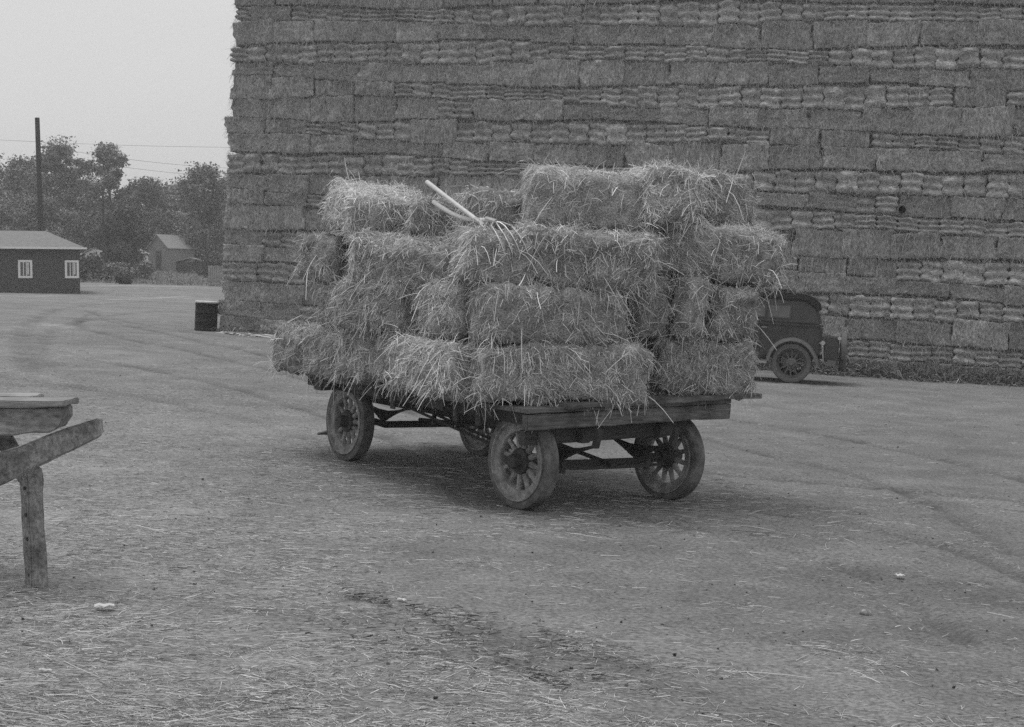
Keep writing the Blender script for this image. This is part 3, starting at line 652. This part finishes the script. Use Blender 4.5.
MB().add([L3(p) for p in f4]+[L3(p+off) for p in f4], [(0, 1, 2, 3), (4, 5, 6, 7), (0, 1, 5, 4), (1, 2, 6, 5), (2, 3, 7, 6), (3, 0, 4, 7)]).build('brace', M_TRES, tr, .008)
pm = MB(); b0, b1 = Vector((-2.652, 7.52, g1(-2.65, 7.52)-.02)), Vector((-2.683, 7.54, .80)); pm.bar(L3(b0), L3(b1), .095, .10, (.66, -.75, 0))
lg = pm.build('leg', M_TRES, tr, .008)
for t in (.12, .42, .62, .84):
    p = b0.lerp(b1, t)+Vector((-.018, -.048, 0)); MB().tube([L3(p), L3(p+Vector((-.006, -.007, 0)))], .010, 8).build('bolt', M_IRON, lg)
MB().bar(L3((-3.9, 7.6, g1(-3.9, 7.6)-.03)), L3((-3.85, 7.6, 1.14)), .09, .09, (.66, -.75, 0)).build('leg', M_TRES, tr, .008)
MB().bar(L3((-2.9, 7.66, 1.0)), L3((-2.72, 7.58, .74)), .1, .03, (0, 1, 0)).build('cleat', M_TRES, tr, .004)
tag(tr, 'broken weathered wooden trestle with a tilted brace at the left foreground', 'trestle')

def rough(o, cuts, amp):                          # split, worn and splintered faces and ends
    import bmesh
    bm = bmesh.new(); bm.from_mesh(o.data)
    bmesh.ops.subdivide_edges(bm, edges=[e for e in bm.edges if e.calc_length() > .06], cuts=cuts, use_grid_fill=True)
    bmesh.ops.triangulate(bm, faces=[f for f in bm.faces if len(f.verts) > 4])
    P = np.array([v.co[:] for v in bm.verts]); d = np.stack([fbm(P*np.array([9, 14, 14])+k*9.1, 90+k, 3) for k in range(3)], -1)*amp
    for v, q in zip(bm.verts, d): v.co += Vector(q)
    bm.to_mesh(o.data); bm.free()
for o in tr.children:
    if o.name.split('.')[0] in ('plank', 'beam', 'brace', 'leg'): rough(o, 9, .013)
# ------------------------------------------------------------------ oil barrel by the stack corner
M_BLK = mat('black_paint', .012, .03, (12, 12, 12), 4, bump=.1, rough=.6)
M_PALE = mat('pale_paint', .5, .7, (8, 8, 8), 4, rough=.6)
br = root('oil_barrel', at_ground(-7.72, 34.3, .4))
MB().lathe([(0, .02), (.27, .0), (.285, .015), (.285, .05), (.278, .06), (.278, .22), (.29, .235), (.278, .25), (.278, .45), (.29, .465), (.278, .48), (.278, .64), (.285, .65), (.285, .69), (.27, .70), (.265, .665), (0, .665)], 40, 'z', False).build('drum', M_BLK, br, smooth=True)
MB().lathe([(0, .70), (.29, .70), (.297, .71), (.297, .735), (.28, .745), (0, .755)], 40, 'z', False).build('lid', M_PALE, br, smooth=True)
tag(br, 'black oil barrel with a pale lid beside the left corner of the hay stack', 'barrel')

# ------------------------------------------------------------------ old saloon car parked by the stack
M_CAR = mat('dull_car_paint', .028, .05, (4, 4, 4), 4, rough=.38, spec=.5, clump=(3, .8, 1.3))
M_FEND = mat('dusty_fender', .09, .14, (10, 10, 10), 4, rough=.45, spec=.5)
M_ROOF = mat('roof_cloth', .022, .04, (40, 40, 40), 4, bump=.2, rough=.85)
M_GLASS = mat('window_glass', .02, .03, (2, 2, 2), 1, rough=.08, spec=.9)
M_PANE = mat('reflecting_pane', .04, .075, (2, 2, 2), 1, rough=.15, spec=.9)  # raised base grey stands in for reflection and the view through the glass
M_CHR = mat('nickel_plate', .5, .6, (5, 5, 5), 1, rough=.25, metal=1)
M_CTYRE = mat('grey_car_tyre', .10, .16, (20, 20, 20), 4, bump=.2)
CAR = at_ground(5.28, 25.8, math.radians(-13)); car = root('saloon_car', CAR)
tag(car, 'dark old fashioned saloon car parked against the hay stack behind the wagon', 'car')
body = MB().prism([(.44, .46), (.53, .62), (.545, 1.10), (-1.86, 1.12), (-2.06, 1.10), (-2.74, 1.02), (-2.74, .52), (-1.95, .44)], .06, 1.36).build('body', M_CAR, car, .05, True)
cabin = MB().add([(x, y, z) for y0, y1 in ((.08, .13), (1.34, 1.29)) for (x, z), y in (((.525, 1.1), y0), ((.37, 1.60), y1), ((-1.76, 1.66), y1), ((-1.88, 1.1), y0))],
    [(0, 1, 2, 3), (7, 6, 5, 4), (0, 4, 5, 1), (1, 5, 6, 2), (2, 6, 7, 3), (3, 7, 4, 0)]).build('cabin', M_CAR, car, .05, True)
MB().prism([(.50, 1.38), (.47, 1.52), (.36, 1.63), (.18, 1.69), (-.6, 1.735), (-1.5, 1.725), (-1.86, 1.69), (-1.88, 1.64), (-1.7, 1.62), (.2, 1.56), (.38, 1.42)], .07, 1.35).build('roof', M_ROOF, car, .035, True)
MB().box(-1.9, .555, .045, .062, 1.095, 1.125).build('belt_moulding', M_CAR, car, .004)
MB().box(-.62, -.61, .052, .06, .5, 1.09).build('door_seam', M_BLK, car)
MB().box(-.60, -.50, .035, .058, 1.02, 1.04).build('door_handle', M_CHR, car, .004)
for sy in (0, 1):
    for x0, x1 in ((-.47, -.09), (-1.04, -.56), (-1.68, -1.12)):
        f = lambda x, y, z: (x, (y if not sy else 1.42-y) , z)
        sl_ = lambda x, y, z: f(x, y+.088*(z-1.1)/.54, z)
        fm = MB()
        for a0, a1, z0, z1 in ((x0-.03, x1+.03, 1.21, 1.24), (x0-.03, x1+.03, 1.51, 1.54), (x0-.03, x0, 1.24, 1.51), (x1, x1+.03, 1.24, 1.51)): fm.box(a0, a1, .05, .082, z0, z1, sl_)
        fo = fm.build('window', M_CAR, car, .003)
        MB().box(x0, x1, .056, .063, 1.24, 1.51, sl_).build('pane', M_PANE, fo)
MB().box(.528, .540, .45, .97, 1.26, 1.48, lambda x, y, z: (x-.3*(z-1.1)-.005, y, z)).build('rear_window', M_GLASS, car)
MB().box(-1.85, -1.80, .2, 1.22, 1.2, 1.58, lambda x, y, z: (x+.2*(z-1.2)-.05, y, z)).build('windscreen', M_GLASS, car)
MB().box(-2.80, -2.735, .35, 1.07, .5, 1.05).build('radiator', M_CHR, car, .02)
for y in (.3, 1.12):
    MB().lathe([(0, -2.93), (.09, -2.93), (.10, -2.91), (.07, -2.78), (0, -2.74)], 20, 'x', False).build('headlight', M_CHR, car, smooth=True).location = (0, y, .88)
def fender(xc, side, a0, a1, R, tail):
    m = MB(); prof = [(-.13, -.035), (-.115, -.005), (-.06, .016), (0, .022), (.06, .02), (.12, .008), (.19, -.0)]
    n = 22; v = []
    for k in range(n+1):
        a = math.radians(a0+(a1-a0)*k/n); ext = 0 if k < n-3 else (k-(n-3))*tail
        for t in (0, -.014):
            for y, r in prof:
                rr = R+r+t+ext*.0; yy = .06+y if side == 0 else 1.36-y
                v.append((xc+math.cos(a)*rr + (.012*max(0, 4-k) if a0 < 45 else 0), yy, .38+math.sin(a)*rr))
    q = len(prof); f = []
    for k in range(n):
        b = k*2*q; c = b+2*q
        for j in range(q-1): f += [(b+j, b+j+1, c+j+1, c+j), (b+q+j, c+q+j, c+q+j+1, b+q+j+1)]
        f += [(b, c, c+q, b+q), (b+q-1, b+2*q-1, c+2*q-1, c+q-1)]
    b = n*2*q
    for j in range(q-1): f += [(j, q+j, q+j+1, j+1), (b+j, b+j+1, b+q+j+1, b+q+j)]
    return m.add(v, f).build('fender', M_FEND, car, smooth=True)
for sd_ in (0, 1):
    fender(0, sd_, -6, 178, .465, 0); fender(-2.62, sd_, 12, 172, .47, 0)
    y0, y1 = (-.05, .14) if not sd_ else (1.28, 1.47)
    MB().box(-2.18, -.46, y0, y1, .355, .395).build('running_board', M_PALE if False else M_FEND, car, .008)
    MB().box(-2.18, -.46, y0-.012 if not sd_ else y1, y0 if not sd_ else y1+.012, .35, .398).build('trim_strip', M_CHR, car)
def car_wheel():
    wh = root('wheel', Matrix.Identity(4)); wh.parent = car; R = .38
    MB().lathe([(R-.10, -.045), (R-.05, -.062), (R-.012, -.05), (R, -.02), (R, .02), (R-.012, .05), (R-.05, .062), (R-.10, .045)], 48, 'y').build('tyre', M_CTYRE, wh, smooth=True)
    MB().lathe([(R-.145, -.035), (R-.12, -.04), (R-.098, -.05), (R-.098, .05), (R-.145, .035)], 48, 'y').build('rim', M_CAR, wh, smooth=True)
    MB().lathe([(0, -.085), (.04, -.085), (.055, -.07), (.06, -.05), (.10, -.03), (.10, .05), (0, .05)], 28, 'y', False).build('hub', M_FEND, wh, smooth=True)
    for k in range(12):
        a = 2*PI*k/12; MB().tube([(math.cos(a)*r, 0, math.sin(a)*r) for r in (.09, R-.14)], [.017, .013], 6).build('spoke', M_FEND, wh, smooth=True)
    return wh
cw = car_wheel()
for n_, (x, y) in enumerate(((0, .06), (0, 1.36), (-2.62, .06), (-2.62, 1.36))):
    q = cw if n_ == 0 else copy_tree(cw, car); q.matrix_local = Matrix.Translation((x, y, .378)) @ Matrix.Rotation(0 if y < 1 else PI, 4, 'Z') @ Matrix.Rotation(n_*.4, 4, 'Y')
sp = copy_tree(cw, car); sp.name = 'spare_wheel'; sp.matrix_local = Matrix.Translation((.95, .71, .62)) @ Matrix.Rotation(PI/2, 4, 'Z')
MB().box(.58, .86, .12, 1.22, .44, .90).build('trunk', M_CAR, car, .025, True)
MB().tube([(.45, .35, .5), (.95, .35, .47)], .02, 6).tube([(.45, 1.05, .5), (.95, 1.05, .47)], .02, 6).build('trunk_rack', M_IRON, car)
MB().box(1.05, 1.075, .1, 1.32, .42, .47).build('bumper', M_IRON, car, .006)
MB().lathe([(0, -.03), (.04, -.03), (.045, -.01), (.03, .04), (0, .05)], 16, 'y', False).build('tail_light', M_CHR, car, smooth=True).location = (.56, .03, .80)
MB().lathe([(0, -.03), (.035, -.03), (.04, -.01), (.03, .04), (0, .05)], 16, 'y', False).build('reflector', M_CHR, car, smooth=True).location = (.86, .10, .90)
MB().box(.66, .82, .02, .032, .37, .48, lambda x, y, z: (x, y-.5*(x-.66)*.3, z)).build('number_plate', M_FEND, car, .003)
MB().tube([(.5, .06, .8), (.56, .05, .72), (.58, .05, .45)], .012, 6).build('lamp_bracket', M_CHR, car)

# ------------------------------------------------------------------ shed at the left
M_DARKW = mat('dark_shed_boards', .05, .095, (2, 2, 26), 3, bump=.25, rough=.8)
M_SROOF = mat('grey_roof_felt', .19, .27, (5, 5, 5), 5, rough=.9)
M_WHITE = mat('white_trim', .7, .8, (4, 4, 4), 3, rough=.6)
M_BARN = mat('old_barn_boards', .16, .27, (30, 30, 2), 4, bump=.3)
M_BROOF = mat('old_shingles', .24, .36, (8, 8, 30), 4, bump=.3)
zs = 1.40; sh = root('shed', Matrix.Translation((-23.95, 75.6, zs)) @ Matrix.Rotation(math.radians(19), 4, 'Z'))
MB().box(-6.3, 0, 0, 5, -.6, 2.62).build('wall', M_DARKW, sh, .01)
hx0, hx1, hy0, hy1 = -6.6, .36, -.36, 5.36
rf = MB().add([(hx0, hy0, 2.60), (hx1, hy0, 2.60), (hx1, hy1, 2.60), (hx0, hy1, 2.60), (-4.3, 2.5, 3.62), (-1.75, 2.5, 3.62)], [(0, 1, 5, 4), (1, 2, 5), (2, 3, 4, 5), (3, 0, 4), (3, 2, 1, 0)]).build('roof', M_SROOF, sh)
MB().box(hx0-.02, hx1+.02, hy0-.03, hy0-.002, 2.53, 2.64).box(hx1+.002, hx1+.03, hy0, hy1, 2.53, 2.64).build('fascia', M_WHITE, rf)
for xc in (-2.85, -.42):
    fm = MB(); W2, z0, z1 = .37, .94, 1.93
    fm.box(xc-W2, xc+W2, -.05, -.003, z0, z0+.12).box(xc-W2, xc+W2, -.05, -.003, z1-.12, z1).box(xc-W2, xc-W2+.12, -.05, -.003, z0+.12, z1-.12).box(xc+W2-.12, xc+W2, -.05, -.003, z0+.12, z1-.12)
    fo = fm.build('window', M_WHITE, sh, .004)
    MB().box(xc-W2+.12, xc+W2-.12, -.02, -.004, z0+.12, z1-.12).build('pane', M_GLASS, fo)
    for dx in (-.09, .06): MB().box(xc+dx-.02, xc+dx+.02, -.035, -.0205, z0+.12, z1-.12).build('bar', M_WHITE, fo)
    MB().box(xc+.10, xc+.19, -.026, -.0205, z0+.2, z1-.14).build('curtain', M_PALE, fo)
tag(sh, 'low dark shed with white framed windows and a pale hipped roof', 'shed')

# ------------------------------------------------------------------ far yard: barn, outbuildings, fence
def gable_house(name, x, y, rz, W, Ln, he, ha, wm, rm, label, cat_, sink=.5, door=True):
    r = root(name, Matrix.Translation((x, y, g1(x, y))) @ Matrix.Rotation(rz, 4, 'Z'))
    m = MB(); P = [(-W, -sink), (0, -sink), (0, he), (-W/2, ha), (-W, he)]
    m.prism(P, 0, Ln).build('wall', wm, r)
    o = .18; sl2 = (ha-he)/(W/2)
    m = MB()
    for sg in (0, 1):
        xa, xb = (-W/2, o) if sg == 0 else (-W/2, -W-o)
        za, zb = ha+.03, he-sl2*o+.03
        m.add([(xa, -o, za), (xb, -o, zb), (xb, Ln+o, zb), (xa, Ln+o, za), (xa, -o, za+.07), (xb, -o, zb+.07), (xb, Ln+o, zb+.07), (xa, Ln+o, za+.07)], [(0, 1, 2, 3), (7, 6, 5, 4), (0, 4, 5, 1), (1, 5, 6, 2), (2, 6, 7, 3), (3, 7, 4, 0)])
    m.build('roof', rm, r)
    if door: MB().box(-W*.62, -W*.34, -.03, -.002, -.1, he*.85).build('door', M_WOODD, r)
    return tag(r, label, cat_)
gable_house('barn', -32.0, 127, math.radians(-32), 2.6, 3.4, 2.2, 3.35, M_BARN, M_BROOF, 'small gabled barn of grey boards among the distant trees', 'barn')
gable_house('house', -42.5, 138, math.radians(20), 5.5, 7, 2.4, 4.4, M_BARN, M_WOODD, 'dark roofed house half hidden by trees behind the shed', 'house')
gable_house('cottage', -33.6, 120, math.radians(-8), 4.2, 4, 1.7, 2.7, M_WHITE, M_BROOF, 'pale walled cottage mostly hidden behind the dark round tree', 'cottage')
lt = root('lean_to', Matrix.Translation((-27.6, 121, g1(-27.6, 121))))
MB().box(-2.2, 0, 0, 1.8, -.4, 1.05).build('wall', M_DARKW, lt)
MB().add([(-2.5, -.3, 1.0), (-.9, -.3, 1.36), (.3, -.3, 1.1), (.3, 2, 1.1), (-.9, 2, 1.36), (-2.5, 2, 1.0), (-2.5, -.3, 1.07), (-.9, -.3, 1.43), (.3, -.3, 1.17), (.3, 2, 1.17), (-.9, 2, 1.43), (-2.5, 2, 1.07)],
   [(0, 1, 4, 5), (1, 2, 3, 4), (6, 11, 10, 7), (7, 10, 9, 8), (0, 6, 7, 1), (1, 7, 8, 2), (2, 8, 9, 3), (3, 9, 10, 4), (4, 10, 11, 5), (5, 11, 6, 0)]).build('roof', M_BROOF, lt)
tag(lt, 'low dark lean-to shed between the barn and the hay stack', 'shed')
bf = root('board_fence', Matrix.Translation((-21.85, 100, g1(-21.85, 100))))
for k in range(7):
    x0 = -.42+k*.16; MB().box(x0, x0+.135, 0, .03, -.2, 1.28+.03*math.sin(k*2.3)).build('board', M_WOODP, bf)
for z in (.3, 1.0): MB().box(-.45, .72, .032, .08, z, z+.09).build('rail', M_WOOD, bf)
tag(bf, 'short pale fence of upright boards beside the left edge of the stack', 'fence')

# ------------------------------------------------------------------ poles and wires
M_POLE = mat('creosoted_pole', .03, .06, (20, 20, 3), 4, bump=.3)
def pole(x, y, top, r, label, lean):
    z = g1(x, y); p = root('utility_pole', Matrix.Translation((x, y, z)))
    MB().tube([(0, 0, -.4), (lean*.5, 0, (top-z)*.5), (lean, 0, top-z)], [r*1.15, r, r*.85], 12).build('shaft', M_POLE, p, smooth=True)
    return tag(p, label, 'utility pole', 'utility poles')
p1 = pole(-29.6, 86, 12.45, .17, 'tall utility pole rising behind the dark shed', -.15)
for zz in (8.7, 8.2):
    MB().tube([(0, -.16, zz), (.32, -.16, zz)], .03, 6).build('bracket', M_IRON, p1); MB().lathe([(0, 0), (.06, 0), (.07, .06), (.04, .14), (0, .15)], 12, 'z', False).build('insulator', M_WHITE, p1, smooth=True).location = (.32, -.16, zz+.03)
pole(-31.4, 105, 9.5, .10, 'thin utility pole in front of the dark round tree', 0)
M_WIRE = mat('wire', .05, .07, (1, 1, 1), 0)
ZP = g1(-29.6, 86)
for k, (a, b, sag, lab) in enumerate((((-60, 84, 13.6), (-8, 100, 12.2), 1.2, 'highest thin wire crossing the pale sky'),
        ((-29.3, 85.84, ZP+8.75), (-8, 100, 10.9), .9, 'middle wire running from the tall pole to behind the stack'),
        ((-29.3, 85.84, ZP+8.25), (-8, 100, 10.2), .9, 'lowest wire running from the tall pole to behind the stack'))):
    a, b = Vector(a), Vector(b); pts = []
    for j in range(25):
        t = j/24; p = a.lerp(b, t); p.z -= 4*sag*t*(1-t); pts.append(p)
    tag(MB().tube(pts, .009, 5).build('power_line', M_WIRE, None, smooth=True), lab, 'wire', 'wires from the tall pole')

# ------------------------------------------------------------------ trees and weeds
M_LEAF = mat('foliage', .75, 1.15, (2, 2, 2), 3, tone=1, spec=.15, rough=.7)
M_BARK = mat('bark', .05, .10, (10, 10, 3), 4, bump=.4)
def leaves(c, n, rad, size, tone):
    k = len(c); i = RNG.integers(0, k, n); d = RNG.normal(size=(n, 3)); d = np.clip(d, -1.7, 1.7)*.62
    P = c[i] + d*rad[i][:, None]*np.array([1, 1, .75]); nrm = unit(RNG.normal(size=(n, 3)) + np.array([0, 0, .7]) + d*.6)
    u = unit(np.cross(nrm, RNG.normal(size=(n, 3)))); v = np.cross(nrm, u); s = (size*RNG.uniform(.55, 1.25, n))[:, None]
    V = np.stack([P-u*s, P-v*s*.5+nrm*s*.12, P+u*s, P+v*s*.5+nrm*s*.12], 1).reshape(-1, 3); Qs = np.arange(n*4).reshape(n, 4)
    return V, Qs, np.repeat(np.clip(RNG.normal(tone, tone*.25, n)*(1+.25*RNG.normal(size=k)[i]), tone*.4, tone*1.8), 4)
def tree(x, y, top, wid, n0, label, tone=.075, sparse=0, low=.15, size=.30):
    n = int(n0*3.6); tone = tone*2.6; size = size*.6; z = g1(x, y); h = top-z; r = root('tree', Matrix.Translation((x, y, z))); rr = random.Random(int(x*100)+int(y))
    tk = MB(); tk.tube([(0, 0, -.3), (.05, 0, h*.3), (.15, .1, h*.6), (.1, 0, h*.88)], [.028*h, .02*h, .012*h, .004*h], 8)
    cs = []; rd = []
    nb = 11+sparse*5
    for k in range(nb):
        t = low+(1-low)*(k+.5)/nb; a = k*2.4+rr.uniform(-.5, .5); prof = math.sin(PI*min(1, .12+.86*(t-low)/(1-low)))**.7
        L_ = wid*.5*prof*rr.uniform(.65, 1.1); z1 = h*min(.97, t+rr.uniform(-.02, .06)); z0 = max(.1*h, z1-L_*.6)
        e = Vector((math.cos(a)*L_, math.sin(a)*L_, z1)); b = Vector((.1, 0, z0))
        tk.tube([b, b.lerp(e, .5)+Vector((0, 0, .2)), e], [.007*h, .005*h, .002*h], 5)
        m = 8
        for j in range(m):
            f = .35+.75*j/(m-1); c = b.lerp(e, f) + Vector((rr.uniform(-1, 1), rr.uniform(-1, 1), rr.uniform(-.6, .9)))*wid*.085
            cs.append(c); rd.append(wid*(.115 if not sparse else .095)*rr.uniform(.5, 1.5))
    for k in range(7): cs.append(Vector((rr.uniform(-.16, .16)*wid*(1-k/9), rr.uniform(-.1, .1)*wid, h*(.84+.024*k)))); rd.append(wid*.045)
    tk.build('trunk', M_BARK, r, smooth=True)
    V, Qs, t = leaves(np.array(cs), n, np.array(rd), size, tone); link('crown', quadmesh('crown', V, Qs, t, [M_LEAF], smooth=False), r)
    return tag(r, label, 'tree', 'trees beyond the yard')
def tp(px, ytop, d): return (px-512)/1361*d, d, 1.8+(288-ytop)/1361*d
for px, yt, d, wd, n, lab, tone, sp_, low, sz in (
    (28, 165, 142, 8, 6500, 'leafy tree at the far left behind the tall pole', .085, 0, .1, .30),
    (63, 150, 138, 7.5, 7500, 'tree with a twin pointed crown just right of the tall pole', .085, 0, .1, .28),
    (110, 151, 134, 6.5, 4200, 'tall thin crowned tree with sky showing through its top', .075, 1, .2, .28),
    (151, 184, 146, 8, 6500, 'rounded tree in the middle distance above the barn', .09, 0, .1, .30),
    (204, 171, 132, 7.5, 7500, 'bushy tree against the left edge of the hay stack', .075, 0, .12, .28),
    (122, 210, 116, 4.6, 6500, 'dark round low tree before the pale cottage', .042, 0, .2, .26),
    (-8, 158, 145, 9, 6000, 'tree cut by the left edge of the picture', .085, 0, .1, .30),
    (88, 186, 152, 9, 6500, 'tree filling the gap behind the thin crowned tree', .09, 0, .05, .32),
    (176, 192, 156, 9, 6500, 'low tree behind the barn roof', .095, 0, .05, .32),
    (240, 180, 150, 9, 5000, 'tree mostly hidden behind the left corner of the stack', .08, 0, .05, .32),
    (45, 205, 125, 6, 5500, 'bushy low tree right behind the dark shed roof', .07, 0, .0, .26),
    (190, 222, 140, 6, 5000, 'low tree between the barn and the stack', .07, 0, .0, .28),
    (-75, 160, 146, 9, 4500, 'leafy tree beyond the left edge of the picture', .085, 0, .05, .30),
    (-140, 165, 140, 9, 4500, 'outermost leafy tree on the left beyond the shed', .085, 0, .05, .30),
    (12, 200, 158, 10, 5000, 'tree low down behind the far left tree', .09, 0, .0, .32)):
    x, y, t = tp(px, yt, d); tree(x, y, t, wd, n, lab, tone, sp_, low, sz)
def shrub(px, d, h, wd, n, lab, tone):
    x = (px-512)/1361*d; r = root('shrub', Matrix.Translation((x, d, g1(x, d)))); rr = random.Random(px)
    cs = np.array([(rr.uniform(-.5, .5)*wd, rr.uniform(-.3, .3)*wd, h*rr.uniform(.1, .85)) for _ in range(14)]); st = MB()
    for c in cs[:8]: st.tube([(c[0]*.2, c[1]*.2, 0), tuple(c)], [.03, .01], 5)
    st.build('stem', M_BARK, r)
    V, Qs, t = leaves(cs, n, np.full(14, h*.28), .13, tone); link('foliage', quadmesh('foliage', V, Qs, t, [M_LEAF], smooth=False), r)
    return tag(r, lab, 'shrub', 'shrubs on the verge')
shrub(88, 97, 1.9, 1.4, 1600, 'tall shrub just right of the dark shed', .15)
shrub(104, 98, 1.5, 1.8, 1800, 'broad pale shrub below the thin pole', .24)
shrub(122, 100, 1.5, 1.6, 1700, 'pale weedy shrub under the dark round tree', .26)
shrub(140, 103, 1.3, 1.5, 1500, 'low shrub left of the small barn', .18)
shrub(124, 93, .5, .8, 500, 'small dark tuft at the edge of the verge', .04)
shrub(215, 112, 2.3, 1.6, 1600, 'shrub above the short board fence by the stack', .09)
n = 16000; x = RNG.uniform(-48, -6, n); y = 94+40*RNG.random(n)**1.6; P = np.stack([x, y, gz(x, y)], -1)
T = unit(RNG.normal(size=(n, 3))*.5+np.array([0, 0, 1])); Ls = RNG.uniform(.08, .36, n)*(.5+.5*vnoise(P*.3, 8)+.3).clip(.2, 1.3); g = RNG.normal(size=(n, 3))*.1
V, Qs, t = ribbons(P, T, Ls, RNG.uniform(.03, .07, n), g, 2, np.clip(RNG.normal(.24, .06, n), .08, .4)); vg = link('verge_grass', quadmesh('verge_grass', V, Qs, t, [M_HAYS])); tag(vg, 'rough grass and weeds on the verge beyond the yard', 'grass', kind='stuff')

# ------------------------------------------------------------------ small things on the ground
M_PAPER = mat('paper', .5, .68, (9, 9, 9), 3)
def paper(x, y, w_, h_, rz, lab, fold):
    m = MB(); v = []; rr = random.Random(int(x*99))
    for j in range(4):
        for i in range(5): v.append(((i/4-.5)*w_, (j/3-.5)*h_*(1-.2*abs(i/4-.5)), .012+fold*abs(math.sin(i*1.7+j))*rr.uniform(.5, 1)))
    v2 = [(a, b, c+.003) for a, b, c in v]; f = []
    for j in range(3):
        for i in range(4): q = j*5+i; f += [(q, q+1, q+6, q+5), (q+20, q+25, q+26, q+21)]
    rim = [0, 1, 2, 3, 4, 9, 14, 19, 18, 17, 16, 15, 10, 5]; f += [(a, b, b+20, a+20) for a, b in zip(rim, rim[1:]+rim[:1])]
    o = m.add(v, f) if False else m.add(v+v2, f); o = m.build('paper_scrap', M_PAPER, None); o.matrix_world = at_ground(x, y, rz); return tag(o, lab, 'paper', 'scraps on the ground')
paper(-2.14, 7.06, .10, .06, .3, 'crumpled white paper scrap on the straw right of the broken trestle', .012)
paper(-.62, 7.56, .03, .05, 1.2, 'tiny bright white scrap on bare earth in the middle foreground', .012)
paper(-2.04, 5.87, .06, .02, -.1, 'narrow pale scrap near the lower left corner of the picture', .01)
paper(2.61, 9.07, .055, .05, .2, 'pale scrap on bare earth at the lower right', .012)
ck = MB().add([(0, 0, 0), (.30, .02, 0), (.30, .14, 0), (0, .10, 0), (.30, .02, .09), (.30, .14, .10), (0, .05, .012)], [(0, 1, 2, 3), (0, 6, 4, 1), (6, 3, 2, 5), (6, 5, 4), (1, 4, 5, 2), (0, 3, 6)]).build('wooden_wedge', M_WOODD, None); ck.matrix_world = at_ground(-2.22, 15.4, -.1); tag(ck, 'small dark wooden wedge on the ground left of the near rear wagon wheel', 'wedge')
V, Qs, N = rbox(.07, .06, .045, (6, 6, 5), .025); V = V + N*(.012*fbm(V*30, 3, 2))[:, None]
stn = link('stone', quadmesh('stone', V, Qs, np.full(len(V), 1.35), [M_GRD])); stn.matrix_world = at_ground(2.08, 7.91, .5, -.01); tag(stn, 'pale knobbly stone lying alone at the lower right of the yard', 'stone')

# ------------------------------------------------------------------ dull damp air: far things pale a little
hm = bpy.data.materials.new('haze_air'); hm.use_nodes = True; hn = hm.node_tree; hn.nodes.remove(hn.nodes['Principled BSDF'])
pv = hn.nodes.new('ShaderNodeVolumePrincipled'); pv.inputs['Color'].default_value = (.9, .9, .9, 1); pv.inputs['Density'].default_value = .0015; pv.inputs['Anisotropy'].default_value = .0
hn.links.new(pv.outputs[0], hn.nodes['Material Output'].inputs['Volume'])
hz = MB().box(-1510, 1510, -60, 1510, -4, 24).build('haze', hm, None); tag(hz, 'thin pale haze of damp air over the whole yard', 'haze', kind='stuff')
